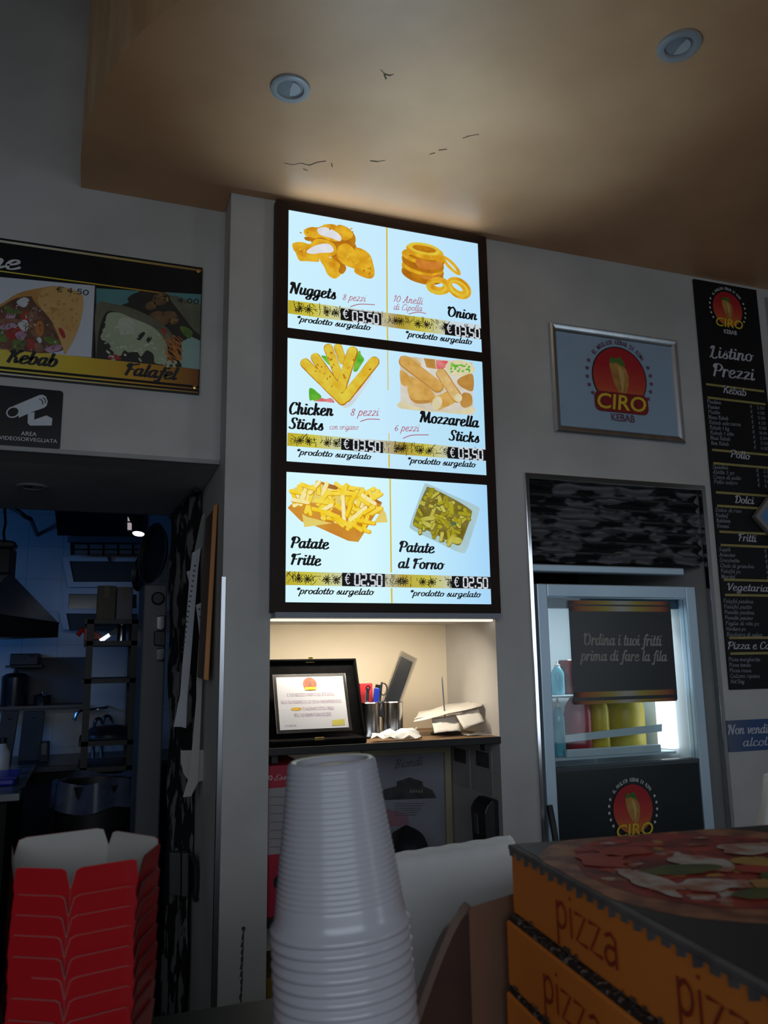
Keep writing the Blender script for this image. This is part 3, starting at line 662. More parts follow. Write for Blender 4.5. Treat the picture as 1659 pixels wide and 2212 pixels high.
MB().polypx(A3, [(834,115),(840,116),(843,400),(837,400)], D1).build('divider_line', divm, p); MB().polypx(A3, [(843,700),(849,700),(850,756),(844,755)], D1).build('divider_line', divm, p); MB().polypx(A3, [(841,850),(852,851),(853,944),(843,943)], D1).build('divider_line', divm, p)
# ---- panel 3: fries and roast potatoes
p = panels[2]; mb = MB()
mb.polypx(A4, [(345,132),(372,132),(520,172),(640,175),(690,240),(798,278),(790,300),(690,460),(630,556),(560,548),(320,440),(230,400),(134,316),(175,275),(205,165),(330,160)], D1, 0, 0)
mb.polypx(A4, [(182,270),(178,175),(340,150),(480,160),(672,172),(690,250),(560,300)], D1+.0001, 0, 1)
mb.polypx(A4, [(235,358),(270,380),(445,425),(250,452)], D3+.0006, 0, 1); mb.polypx(A4, [(740,420),(802,322),(826,360),(836,418)], D1+.0001, 0, 1)
mb.polypx(A4, [(370,135),(520,172),(665,205),(798,278),(780,290),(680,250),(400,180)], D1+.0002, 0, 2)
for k in range(74):
    while True:
        x, y = random.uniform(170,770), random.uniform(165,480)
        if y > 150+.10*abs(x-420) and y < 330+(x-170)*.30 and y > 180-(x-170)*.1 and (x < 700 or y < 420) and (x-760)/(-90) > (y-300)/190-1.0 and y < 1.0*480-(x-640)*1.2 if x > 640 else y < 300+(x-170)*.36: break
    a = random.choice((20,35,60,110,130,75,150,10)); L = random.uniform(55,120)
    dx, dy = math.cos(R(a))*L/2, math.sin(R(a))*L/2
    dd = D2+k*.00001; mb.capsule(A4, (x-dx+3, y-dy+4), (x+dx+3, y+dy+4), 30, dd, 5, .05); mb.capsule(A4, (x-dx, y-dy), (x+dx, y+dy), random.uniform(24,30), dd+.000005, random.choice((3,3,4)), .06)
for a, b in (((180,300),(300,225)), ((262,345),(300,225)), ((345,140),(352,215)), ((375,300),(520,440)), ((520,230),(530,410)), ((575,400),(680,315)), ((665,470),(705,340)), ((230,250),(260,180)), ((410,215),(600,215)), ((565,290),(620,200))):
    mb.capsule(A4, a, b, 34, D3, 5, .04); mb.capsule(A4, a, b, 26, D3+.0002, random.choice((3,4)), .04)
mb.polypx(A4, [(134,316),(230,395),(430,440),(540,468),(672,492),(630,556),(560,548),(320,440),(230,412)], D2-.0001, 0, 0)
mb.build('fries_picture', [carton_e, linery, em('carton_brown', (.60,.24,.05), (.50,.18,.04), 14, .7), fry1, fry2, em('fry_shadow', (.85,.42,.01), (.78,.36,.01), 30, .8)], p)
mb = MB()
pl(A4, [(1090,165),(1120,148),(1290,225),(1465,305),(1478,345),(1440,470),(1395,605),(1350,632),(1160,545),(1010,470),(995,430),(1040,300)], D1, 0)
pl(A4, [(1105,185),(1130,172),(1290,248),(1415,325),(1425,365),(1380,500),(1345,575),(1290,565),(1150,490),(1030,440),(1018,405),(1060,290)], D2, 1)
for k in range(75):
    while True:
        x, y = random.uniform(1045,1415), random.uniform(195,575)
        u = (x-1020)*.86+(y-440)*.5; v = -(x-1020)*.5+(y-440)*.86
        if 25 < ((x-1110)*.86+(y-190)*.5) < 330 and 10 < (-(x-1110)*.42+(y-190)*.9) < 262: break
    a = random.uniform(0,180); L = random.uniform(35,75); dx, dy = math.cos(R(a))*L/2, math.sin(R(a))*L/2
    dd = D2+.0003+k*.00001; mb.capsule(A4, (x-dx+2, y-dy+4), (x+dx+2, y+dy+4), 30, dd, 1, .1); mb.capsule(A4, (x-dx, y-dy), (x+dx, y+dy), random.uniform(18,28), dd+.000005, random.choice((2,2,3)), .12)
for x, y in ((1125,205),(1290,430),(1305,425),(1190,300)): mb.ellipse(A4, (x, y), 18, 10, D4+.0004, 20, None, 4, 9)
mb.ellipse(A4, (1318,545), 42, 24, D4+.0004, 10, None, 3, 16)
mb.build('roast_potatoes_picture', [tray_e, trayb, wedge1, wedge2, em('herb_dark', (.10,.18,.08), (.14,.24,.1), 30, .7)], p)
put(p, 'product_name', ink, A4, 'Patate', (150,594), (420,606), 46, D2, .31, .40); put(p, 'product_name', ink, A4, 'Fritte', (150,712), (364,722), 46, D2, .31, .40)
put(p, 'product_name', ink, A4, 'Patate', (912,622), (1162,634), 44, D2, .31, .40); put(p, 'product_name', ink, A4, 'al Forno', (908,738), (1226,748), 43, D2, .31, .40)
put(p, 'frozen_note', ink, A4, '*prodotto surgelato', (188,920), (734,928), 27, D2, .30, .45, .2); put(p, 'frozen_note', ink, A4, '*prodotto surgelato', (988,934), (1486,944), 25, D2, .30, .45, .2)
band(A4, p, [(122,762),(1557,800),(1560,888),(120,858)], [
     ([(516,772),(818,780),(818,872),(516,866)], ((534,850),(576,852)), ((602,858),(804,866)), 78),
     ([(1286,795),(1558,802),(1560,886),(1286,880)], ((1302,868),(1340,870)), ((1366,874),(1546,880)), 70)], '02.50', .5)
MB().polypx(A4, [(849,110),(859,110),(867,770),(857,770)], D1).build('divider_line', divm, p); MB().polypx(A4, [(859,880),(870,880),(872,986),(861,985)], D1).build('divider_line', divm, p)
# strip lamp added at the box top to brighten the soffit; light bar over the niche
s = area('soffit_fill_strip', ((X0+X1)/2, -.06, Z1-.03), ((X0+X1)/2, -.35, Z1+.5), .60, .03, .10, (.75, .90, 1.0), 175)
bar = thing('niche_light_bar', 'slim grey light bar under the illuminated menu over the niche', 'light', (.77, .03, 1.604))
mb = MB(); mb.box(XN0+.003, XN1-.006, -.052, .03, 1.6045, 1.6185); mb.build('housing', pm('bar_grey', (.30,.33,.40), (.27,.30,.36), 6, .5), bar)
mb = MB(); mb.box(XN0+.004, XN1-.008, .0, .028, 1.5985, 1.6045); mb.build('diffuser', em('warm_diffuser', (1.0,.90,.74), (1.0,.92,.78), 4, 1.1), bar)
area('soffit_fill_uplight', (.77, -.044, 1.6195), (.77, -.50, ZC), .16, .012, 1.45, (.46, .74, 1.0), 62)      # added lamp above the light bar, supplies the glow on the soffit
area('niche_light', ((XN0+XN1)/2-.04, .06, 1.59), ((XN0+XN1)/2-.04, .22, 1.2), .46, .03, 2.1, (1.0, .87, .69), 165)
# recessed ceiling lights
def downlight(px, py, Z, label, lens_m):
    c = PZ(px, py, Z)
    t = thing('ceiling_downlight', label, 'ceiling light', (c.x, c.y, Z), 'recessed ceiling lights')
    MB().lathe([(.030,-.001),(.032,-.006),(.040,-.0075),(.046,-.005),(.0475,0)], c, 40).build('trim_ring', pm('downlight_grey', (.36,.355,.36), (.31,.31,.315), 8, .4), t, True)
    MB().lathe([(.030,-.001),(.024,-.0015),(.012,-.002),(0,-.0022)], c, 32).build('lens', lens_m, t, True)
    m = MB(); f = Fr((c.x, c.y, Z-.0028), (1,0,0), (0,-1,0))
    m.poly(f, [(0,0)]+[(.024*math.cos(R(a)), .024*math.sin(R(a))) for a in range(-80, 100, 12)], 0); m.build('lens_reflection', pm('reflection_pale', (.46,.46,.47), (.42,.42,.43), 9, .4), t)  # painted reflection: a paler half disc over the lens
    return t
lensm = pm('lens_grey', (.26,.265,.28), (.22,.225,.24), 20, .3)
downlight(627, 190, ZC, 'round grey recessed downlight in the soffit above the illuminated menu', lensm)
downlight(1467, 98, ZC, 'round grey recessed downlight in the soffit at the upper right', lensm)
downlight(70, 1050, ZLINT, 'round recessed downlight in the dark soffit of the kitchen doorway', pm('lens_dark', (.12,.12,.13)))

# ================================================================== SIGNS ON THE WALLS
def Z1f(x, y): return (x*.30139, 480+y*.30139)
YS = YL-.014
AS = Shift(wall_fr(YS), Z1f)
sg = thing('menu_sign', 'wide black and gold sign with kebab and falafel photos above the kitchen doorway', 'sign', (-.1, YL, 2.1))
w1, w2, w3, w4 = PY(437,578,YS), PY(431,852,YS), PY(0,514,YS), PY(0,809,YS)
sx1 = (w1.x+w2.x)/2; sz1 = (w1.z+w3.z)/2; sz0 = (w2.z+w4.z)/2; sx0 = sx1-1.5
mb = MB(); mb.box(sx0, sx1, YS, YL, sz0, sz1); mb.build('board', signblack, sg)
goldrun = grad('sign_gold_run', [(0,(.78,.68,.10)),(.62,(.78,.66,.10)),(.78,(.72,.52,.03)),(.9,(.62,.30,.02)),(1,(.22,.07,.01))], 'X', rough=.35)
silverrun = grad('sign_silver_run', [(0,(.75,.75,.72)),(.7,(.70,.66,.50)),(.85,(.55,.42,.12)),(1,(.30,.14,.03))], 'X', rough=.35)
def sband(nm, y0a, y1a, y0b, y1b, mat, d=.0006):          # a stripe that runs the whole board
    m_ = MB(); v0 = AS.uv(0, y0a)[1]; v0b = AS.uv(1445, y0b)[1]; v1 = AS.uv(0, y1a)[1]; v1b = AS.uv(1445, y1b)[1]
    t = (v0+v0b)/2; b = (v1+v1b)/2
    m_.poly(AS.fr, [(sx0, b), (sx1-.003, b), (sx1-.003, t), (sx0, t)], d); return m_.build(nm, mat, sg)
sband('silver_stripe', 132, 150, 336, 350, silverrun); sband('gold_stripe', 383, 393, 508, 516, goldrun)
sband('gold_band', 905, 1036, 1056, 1172, goldrun); sband('gold_stripe', 1056, 1070, 1188, 1198, goldrun); sband('silver_stripe', 1086, 1098, 1212, 1222, silverrun)
put(sg, 'heading_lettering', white_m, AS, 'ne', (-95,318), (135,342), 66, .0008, .32, .38, .2)
put(sg, 'kebab_lettering', ink, AS, 'Kebab', (40,1000), (402,1038), 56, .0012, .34, .42, .24); put(sg, 'falafel_lettering', ink, AS, 'Falafel', (884,1092), (1258,1130), 52, .0012, .34, .42, .24)
# photo of the kebab
pbg = pm('photo_white', (.66,.70,.78), (.60,.64,.73), 3, .5); bread = pm('photo_bread', (.66,.36,.10), (.52,.24,.05), 9, .5, detail=6); bread2 = pm('photo_bread_light', (.74,.48,.18), (.64,.36,.10), 12, .5, detail=6)
meat = pm('photo_meat', (.20,.085,.045), (.10,.04,.02), 30, .5, detail=6); meat2 = pm('photo_meat_light', (.34,.17,.10), (.24,.10,.06), 40, .5)
tom = pm('photo_tomato', (.50,.035,.03), (.36,.02,.02), 25, .5); cuc = pm('photo_green', (.16,.26,.04), (.08,.15,.02), 30, .5); oni = pm('photo_onion', (.38,.14,.30), (.55,.38,.50), 30, .5); feta = pm('photo_feta', (.70,.74,.76), (.62,.66,.66), 30, .5); carr = pm('photo_carrot', (.62,.22,.03), (.5,.15,.02), 30, .5)
mb = MB()
mb.polypx(AS, [(-700,330),(680,455),(655,970),(-700,850)], .0004, 0, 0)
pl(AS, [(-160,640),(0,590),(130,510),(300,470),(420,460),(560,500),(598,560),(585,680),(560,760),(530,840),(490,910),(466,945),(440,900),(300,930),(100,920),(-100,880)], .0007, 1)
pl(AS, [(-160,700),(0,612),(120,545),(250,540),(330,640),(390,760),(440,880),(445,920),(300,940),(100,915),(-100,880)], .0009, 3)
pl(AS, [(250,540),(290,490),(400,462),(560,500),(598,560),(585,680),(540,820),(466,945),(450,900),(400,760),(330,660),(265,590)], .0016, 2)
pl(AS, [(420,760),(450,770),(470,820),(455,835),(430,800)], .0018, 6); pl(AS, [(230,530),(300,480),(270,560),(300,620),(270,600)], .0018, 1)
for pts, m in (([(120,570),(170,540),(210,560),(180,610),(140,600)],8), ([(150,660),(180,640),(210,650),(200,700),(155,700)],6), ([(40,690),(60,650),(110,655),(100,690)],7), ([(30,600),(60,605),(150,640),(140,660),(50,650)],5),
               ([(200,690),(230,620),(270,610),(265,680),(220,720)],4), ([(0,745),(60,720),(120,735),(110,760),(30,775),(-20,770)],7), ([(130,720),(185,700),(205,740),(190,780),(150,770)],8), ([(-10,705),(60,690),(150,700),(140,720),(0,728)],4),
               ([(200,740),(250,720),(290,800),(280,830),(230,800)],4), ([(255,740),(290,700),(315,760),(300,820),(260,790)],9), ([(40,790),(90,755),(140,760),(160,800),(100,845),(50,840)],6), ([(110,800),(160,780),(195,795),(170,840),(130,840)],7),
               ([(-10,780),(20,770),(50,840),(40,860),(-20,850)],5), ([(90,850),(140,840),(190,850),(150,915),(100,905)],5), ([(205,830),(240,850),(250,900),(215,925),(195,870)],6), ([(262,840),(285,825),(300,850),(285,870)],8), ([(310,830),(370,820),(420,850),(410,885),(340,865)],5),
               ([(320,910),(380,885),(440,880),(430,915),(360,935)],7), ([(250,870),(300,880),(310,920),(260,930)],4), ([(220,690),(290,670),(300,690),(250,705)],4), ([(320,700),(370,690),(380,740),(340,780)],3)):
    pl(AS, pts, .0012, m)
rk_ = random.Random(11)
for _ in range(150):
    x = rk_.uniform(-20, 430); y = rk_.uniform(570, 920)
    if y > 560+max(0, (x-250)*1.75) or x < 250:
        if y < 560+abs(x-180)*.35: continue
        mb.ellipse(AS, (x, y), rk_.uniform(4, 15), rk_.uniform(3, 7), .0019, rk_.uniform(0, 180), None, rk_.choice((3,3,4,4,5,6,7,8)), 8)
for _ in range(60):
    t_ = rk_.random(); x = 290+280*t_+rk_.uniform(-25, 15); y = 520+rk_.uniform(0, 300)*(.4+.6*t_)
    if x-330 > (y-640)*.42 and x < 585: mb.ellipse(AS, (x, y), rk_.uniform(5, 16), rk_.uniform(4, 9), .0025, rk_.uniform(0, 180), None, rk_.choice((1,1,2)), 8)
mb.build('kebab_photo', [pbg, bread, bread2, meat, meat2, cuc, tom, oni, feta, carr], sg)
put(sg, 'kebab_price', ink, AS, '€ 4.50', (398,498), (638,526), 26, .0022, .22, .6, .1)
# photo of the falafel
teal = pm('photo_teal', (.06,.22,.24), (.10,.28,.28), 6, .5); tort = pm('photo_tortilla', (.16,.16,.10), (.11,.11,.07), 25, .5, detail=6); fal = pm('photo_falafel', (.12,.055,.02), (.22,.12,.04), 30, .5, detail=6); lett = pm('photo_lettuce', (.46,.52,.36), (.36,.42,.26), 10, .5); dk = pm('photo_dark', (.012,.010,.008), (.02,.018,.012), 10, .5); plate = pm('photo_plate', (.30,.46,.42), (.24,.40,.38), 6, .5)
mb = MB()
mb.polypx(AS, [(680,455),(692,456),(667,970),(655,970)], .0005, 0, 5)
mb.polypx(AS, [(690,474),(1442,518),(1430,1056),(686,976)], .0005, 0, 5)
mb.polypx(AS, [(690,474),(1000,492),(960,560),(860,600),(690,600)], .0007, 0, 0); mb.polypx(AS, [(1180,502),(1442,518),(1438,600),(1280,560)], .0007, 0, 0)
mb.polypx(AS, [(1300,860),(1370,820),(1434,850),(1430,1056),(1300,1040)], .0007, 0, 6)
mb.polypx(AS, [(1200,520),(1260,530),(1438,590),(1432,810),(1385,770),(1300,660),(1230,570)], .0009, 0, 1)
pl(AS, [(920,540),(1000,500),(1100,510),(1200,520),(1210,560),(1120,640),(1000,610),(930,580)], .0009, 5)
for cx, cy, rx, ry in ((1150,550,60,45),(1080,600,40,30),(1180,690,90,45),(1120,680,60,40),(1240,700,45,35)): mb.ellipse(AS, (cx, cy), rx, ry, .0011, -20, None, 2, 16)
pl(AS, [(690,600),(800,585),(950,620),(1100,690),(1200,760),(1240,830),(1200,880),(1100,800),(950,700),(850,650),(760,650),(710,780),(690,960),(686,960)], .0012, 1)
pl(AS, [(770,660),(850,650),(950,690),(1090,750),(1170,830),(1200,900),(1190,1010),(1110,1010),(1100,950),(1050,920),(1010,965),(980,930),(920,935),(890,920),(860,960),(810,930),(780,870),(720,830),(750,760)], .0014, 3)
pl(AS, [(850,700),(930,690),(970,750),(940,800),(860,790)], .0016, 4); pl(AS, [(980,830),(1020,790),(1040,800),(1000,850)], .0018, 5); pl(AS, [(1050,840),(1080,815),(1085,840),(1060,865)], .0018, 5)
pl(AS, [(780,960),(830,950),(870,985),(780,980)], .0013, 7); pl(AS, [(1150,760),(1190,775),(1180,810)], .0016, 7)
for k in range(34):
    x = random.uniform(1195,1300); y = random.uniform(830,990); a = random.uniform(-70,-20); L = random.uniform(20,45)
    mb.capsule(AS, (x-L*math.cos(R(a)), y+L*math.sin(R(a))), (x+L*math.cos(R(a)), y-L*math.sin(R(a))), 7, .0018+k*.00001, 8)
for k in range(10): mb.ellipse(AS, (random.uniform(1170,1300), random.uniform(990,1035)), random.uniform(12,24), random.uniform(8,14), .002, random.uniform(0,90), None, 3, 9)
pl(AS, [(1290,750),(1340,755),(1380,790),(1360,835),(1310,800)], .0012, 9)
for _ in range(70):
    x = rk_.uniform(740, 1190); y = rk_.uniform(670, 990)
    if y < 640+(x-760)*.42 or y > 990: continue
    mb.ellipse(AS, (x, y), rk_.uniform(6, 22), rk_.uniform(4, 10), .0022, rk_.uniform(-40, 60), None, rk_.choice((3,10,10,3,4)), 9)
for _ in range(45):
    cx_, cy_, rx_, ry_ = rk_.choice(((1150,550,50,35),(1180,690,75,35),(1080,600,30,20),(1240,700,35,25)))
    mb.ellipse(AS, (cx_+rk_.uniform(-rx_, rx_), cy_+rk_.uniform(-ry_, ry_)), rk_.uniform(5, 14), rk_.uniform(4, 8), .0020, rk_.uniform(0, 180), None, rk_.choice((2,5,11)), 8)
mb.build('falafel_photo', [teal, tort, fal, lett, pm('photo_cream', (.56,.60,.48), (.48,.52,.40), 12, .5), dk, plate, tom, carr, cuc, pm('photo_lettuce_light', (.62,.66,.52), (.52,.57,.42), 14, .5), pm('photo_falafel_gold', (.34,.22,.05), (.26,.15,.04), 30, .5)], sg)
put(sg, 'falafel_price', ink, AS, '4.00', (1272,576), (1428,588), 24, .0024, .22, .6, .1)
for x, y in ((1418,358),(1393,1188)):
    u, v = AS.uv(x, y); q = AS.P(u, v, 0); MB().lathe([(.0065,0),(.0065,.004),(.005,.007),(0,.0078)], q, 20, ax=(0,-1,0)).build('brass_cap', gold, sg, True)
# video surveillance sign
cs = thing('cctv_sign', 'black video surveillance notice with white camera symbol under the kebab sign', 'sign', (-.3, YL, 2.05))
AC = Shift(wall_fr(YL-.004), Z1f)
c0 = AC.uv(454, 1210); c1 = AC.uv(454, 1632); c2 = AC.uv(-50, 1390)
mb = MB(); mb.poly(AC.fr, rounded(c2[0], c0[0], c1[1], c0[1], .008), 0, .004); mb.build('plate', signblack, cs)
mb = MB()
mb.polypx(AC, [(95,1318),(280,1240),(305,1236),(330,1250),(342,1285),(335,1315),(318,1330),(245,1355),(135,1402),(120,1330)], .0006, 0, 0)
mb.ellipse(AC, (95,1362), 40, 50, .0008, 70, None, 0); mb.ellipse(AC, (95,1364), 33, 42, .0010, 70, None, 1); 
mb.ellipse(AC, (93,1362), 40, 50, .0012, 70, (31,40), 0)
mb.polypx(AC, [(200,1372),(248,1360),(245,1416),(332,1385),(376,1406),(370,1458),(215,1458),(198,1440)], .0006, 0, 0)
for a in (0, 26): mb.stroke(AC, [AC.uv(*q) for q in cat([(282+a*.9,1268-a*.3),(302+a*.8,1280-a*.4),(308+a*.7,1306-a*.3)])], .0022, .0012, 1)
mb.build('camera_symbol', [pm('pale_print', (.66,.70,.76), (.60,.64,.70), 8), signblack], cs)
putsans(cs, 'area_lettering', white_m, AC, 'AREA', (150,1528), (262,1534), 29, .0006); putsans(cs, 'notice_lettering', white_m, AC, 'VIDEOSORVEGLIATA', (-6,1556), (410,1584), 27, .0006)

# framed logo
lf = thing('framed_logo', 'silver framed poster with round red kebab shop logo on pale ground', 'picture', (1.6, 0, 2.2))
YF = -.018; ff = wall_fr(YF)
q = [PY(*p, YF) for p in ((1189,695),(1467,734),(1482,957),(1203,932))]
fx0, fx1 = (q[0].x+q[3].x)/2, (q[1].x+q[2].x)/2; fz1, fz0 = (q[0].z+q[1].z)/2, (q[2].z+q[3].z)/2
def rail(a, b, inn, name='frame_rail'):                          # mitred clip-frame rail with a rounded profile
    prof = [(0,0),(0,.013),(.006,.018),(.014,.0165),(.022,.010),(.026,.006),(.026,0)]; a = V(a); b = V(b); t = (b-a).normalized(); inn = V(inn); m_ = MB()
    vs = [(a+inn*u+t*u+V((0,-d,0))) for u, d in prof]+[(b+inn*u-t*u+V((0,-d,0))) for u, d in prof]; n_ = len(prof)
    m_.add(vs, [(i, i+1, n_+i+1, n_+i) for i in range(n_-1)]); return m_.build(name, alu, lf, True, angle=30)
rail((fx0,0,fz1),(fx1,0,fz1),(0,0,-1)); rail((fx0,0,fz0),(fx1,0,fz0),(0,0,1)); rail((fx0,0,fz0),(fx0,0,fz1),(1,0,0)); rail((fx1,0,fz0),(fx1,0,fz1),(-1,0,0))
mb = MB(); mb.box(fx0+.015, fx1-.015, -.007, 0, fz0+.015, fz1-.015); mb.build('poster', pm('poster_pale_blue', (.36,.50,.64), (.33,.46,.60), 2, .3), lf)
logo(lf, wall_fr(-.0072), (1338,816), 63, True)

# price list board
YM = -.008; fm = wall_fr(YM)
pb = thing('price_list_board', 'tall black price list with gold rules right of the framed logo', 'menu board', (2.1, 0, 1.3))
bx0 = (PY(1497,602,YM).x+PY(1580,1490,YM).x)/2; bx1 = PY(1635,640,YM).x; bz1 = PY(1497,602,YM).z; bz0 = PY(1580,1490,YM).z
mb = MB(); mb.box(bx0, bx1, YM, 0, bz0, min(bz1, ZC-.002)); mb.build('board', signblack, pb)
logo(pb, fm, (1571,668), 36, False)
greyp = pm('list_grey_print', (.34,.36,.42), (.28,.30,.36), 20, .5); pale = pm('list_pale_print', (.60,.60,.68), (.52,.53,.60), 20, .5)
put(pb, 'title_lettering', pale, fm, 'Listino', (1531,771), (1625,781), 15, .0006, .27, .36); put(pb, 'title_lettering', pale, fm, 'Prezzi', (1538,811), (1629,822), 16, .0006, .27, .36)
def rule(y_l, x_l): 
    v = fm.uv(x_l, y_l)[1]; m_ = MB(); m_.poly(fm, [(bx0+.012, v-.004), (bx1-.012, v-.004), (bx1-.012, v+.004), (bx0+.012, v+.004)], .0006); return m_.build('gold_rule', goldline, pb)
def section(title, a, b, ruleY, items, y0, dy, x0):
    put(pb, 'section_title', pale, fm, title, a, b, 9.5, .0006, .27, .38)
    for xr_, yr in ruleY: rule(yr, xr_)
    for k, it in enumerate(items):
        y = y0+k*dy; x = x0+k*dy*.093
        L = len(it)*4.3
        put(pb, 'list_item', greyp, fm, it, (x, y+3), (x+L, y+3+L*.12*(1-(y-560)/900)), 5.0, .0006, .2, .6, n=2)
        P0 = fm.uv(x, y+3); m_ = MB(); script(m_, fm, '€', (bx1-.085, P0[1]), (bx1-.075, P0[1]), .0085, .0006, .2, .6, n=2, px=False); m_.build('euro_sign', greyp, pb); m_ = MB()
        script(m_, fm, ('3.50','4.00','5.00','6.50','5.00','18.00','2.00','5.50','6.00')[k % 9], (bx1-.055, P0[1]), (bx1-.02, P0[1]), .0075, .0006, .2, .6, n=2, px=False)
        m_.build('list_price', greyp, pb)
section('Kebab', (1561,848), (1612,856), ((1518,829),(1523,858)), ['Piadina','Panino','Piatto','Menu Kebab','Kebab solo carne','Kebab 1 kg','Kebab 1 etto','Maxi Kebab','Bom Kebab'], 868, 11.2, 1527)
section('Pollo', (1577,987), (1619,993), ((1531,971),(1534,1000)), ['Spiedini','Alette 5 pz','Cosce di pollo','Pollo intero'], 1009, 10.8, 1538)
section('Dolci', (1587,1086), (1628,1089), ((1539,1063),(1541,1092)), ['Dolce di riso','Kadaif','Baklava','Revani'], 1102, 11.5, 1545)
section('Fritti', (1594,1168), (1633,1171), ((1546,1148),(1549,1177)), ['Suppli','Arancino','Crocchetta','Chele di granchio','Falafel pz','Wurstel'], 1187, 11.8, 1552)
section('Vegetariano', (1569,1275), (1680,1279), ((1555,1252),(1558,1285)), ['Falafel piadina','Falafel piatto','Panelle piadina','Panelle panino','Foglie di vite pz','Verdure pz','Bicchiere di salsa'], 1299, 12, 1562)
section('Pizza e Calzoni', (1571,1402), (1703,1402), ((1566,1378),(1570,1412)), ['Pizza margherita','Pizza tonda','Pizza rossa','Calzoni ripieni','Hot Dog'], 1425, 12, 1573)
t = thing('side_board', 'dark board with pale border at the right edge beside the price list', 'menu board', (bx1+.2, 0, 1.6))
mb = MB(); mb.box(bx1+.045, bx1+.50, -.012, 0, 1.9, PY(1646,640,-.01).z); mb.build('border', pm('border_pale', (.5,.5,.5)), t)
mb = MB(); mb.box(bx1+.062, bx1+.483, -.014, -.0121, 1.92, PY(1646,640,-.01).z-.02); mb.build('panel', signblack, t)
# tilted square sign
c = PY(1690, 1118, -.03)
t = thing('diamond_sign', 'grey framed blue square sign hung on its corner over the price list', 'sign', (c.x, -.03, c.z))
def dia(r0, y0, y1, nm, m):
    mb = MB(); mb.prism([(c.x-r0, y0, c.z),(c.x, y0, c.z-r0),(c.x+r0, y0, c.z),(c.x, y0, c.z+r0)], (0, y1-y0, 0)); return mb.build(nm, m, t, bevel=.002)
dia(.115, -.028, -.0085, 'frame', pm('diamond_grey', (.28,.27,.26))); dia(.092, -.0285, -.0282, 'face', pm('diamond_blue', (.10,.28,.55), (.08,.24,.50), 4, .3))
# no-alcohol notice
t = tag(MB().box(PY(1569,1560,-.003).x, PY(1569,1560,-.003).x+.36, -.004, 0, PY(1575,1625,-.003).z, PY(1569,1557,-.003).z).build('blue_notice', grad('notice_blue', [(0,(.10,.13,.22)),(.3,(.03,.08,.22)),(.8,(.02,.09,.24)),(1,(.06,.2,.3))], 'X', rough=.4)), 'blue notice with white script low on the wall below the price list', 'sign')
fn = wall_fr(-.004)
put(t, 'first_line', pale, fn, 'Non vendiamo', (1572,1586), (1694,1582), 12, .0006, .26, .4); put(t, 'second_line', pale, fn, 'alcolici', (1604,1612), (1682,1609), 11, .0006, .26, .4)

# ================================================================== ALCOVE WITH SHUTTER AND FRIDGE
mb = MB(); mb.box(XF0-.010, XF0+.004, -.010, .01, 0, ZF); mb.box(XF1-.006, XF1+.010, -.010, .01, 0, ZF); mb.box(XF0-.010, XF1+.010, -.010, .01, ZF-.004, ZF+.014)
struct(mb.build('trim_3', chrome, bevel=.002))
camo = pm('camouflage_cloth', (.006,.006,.007), (.16,.155,.165), 16, .8, lo=.47, hi=.56, detail=2, stretch=(.7,1,1.6))
camo2 = pm('camouflage_dark', (.004,.004,.005), (.16,.155,.145), 13, .8, lo=.53, hi=.57, detail=3, stretch=(2.2,2.2,.7))
sh = thing('roller_shutter', 'black and grey camouflage shutter half lowered above the drinks fridge', 'shutter', (1.55, .05, 1.8))
zt, zb = ZF-.006, PY(1150,1214,.03).z
def shf(u, v):
    z = zb+(zt-zb)*v; ph = v*7*2*math.pi
    return (XF0+.004+(XF1-XF0-.012)*u+.002*math.sin(ph*1.7+u*9), .019+.010*math.sin(ph)+.003*math.sin(u*40+v*21), z+.003*math.sin(u*23+v*9))
mb = MB(); mb.grid(shf, 60, 84); mb.build('slatted_curtain', camo, sh, True)
for k in range(6):
    v = (k+.82)/7; z = zb+(zt-zb)*v
    mb = MB(); mb.box(XF0+.008, XF1-.03, .008, .018, z-.0035, z+.0035); mb.build('slat_edge', black, sh)
xb = PY(1475,1240,.02).x
mb = MB(); mb.box(XF0+.006, xb, .012, .05, PY(1150,1234,.01).z, PY(1150,1217,.01).z); mb.build('bottom_bar', alu_white, sh, bevel=.004)
fg = thing('display_fridge', 'upright pale metal fridge with lit glass door and black lower panel', 'fridge', (1.52, .3, 0))
YD = .0
ax0 = (PY(1155,1260,YD).x+PY(1190,1795,YD).x)/2; ax1 = (PY(1503,1268,YD).x+PY(1543,1790,YD).x)/2
az1 = (PY(1155,1257,YD).z+PY(1503,1270,YD).z)/2
wx0 = (PY(1181,1286,YD).x+PY(1203,1655,YD).x)/2; wx1 = (PY(1483,1296,YD).x+PY(1511,1643,YD).x)/2
wz1 = (PY(1181,1286,YD).z+PY(1483,1296,YD).z)/2; wz0 = (PY(1203,1654,YD).z+PY(1511,1643,YD).z)/2
az0 = .12
inner = pm('fridge_inside', (.68,.74,.77), (.62,.70,.74), 4, .4)
mb = MB(); mb.box(ax0, ax0+.03, .045, .60, az0, az1); mb.box(ax1-.03, ax1, .045, .60, az0, az1); mb.box(ax0+.03, ax1-.03, .045, .60, az1-.04, az1); mb.box(ax0+.03, ax1-.03, .045, .60, az0, wz0-.1); mb.box(ax0+.03, ax1-.03, .56, .60, wz0-.1, az1-.04)
mb.build('cabinet', inner, fg)
mb = MB(); mb.box(ax0, wx0, YD, .04, az0, az1); mb.box(wx1, ax1, YD, .04, az0, az1); mb.box(wx0, wx1, YD, .04, wz1, az1); mb.box(wx0, wx1, YD, .04, az0, az0+.08)
door = mb.build('door_frame', alu_white, fg, bevel=.003)
mb = MB(); mb.box(wx0, wx1, .016, .021, wz0, wz1); mb.build('glass_pane', glass('fridge_glass', (.95,.98,.99), .016), door)
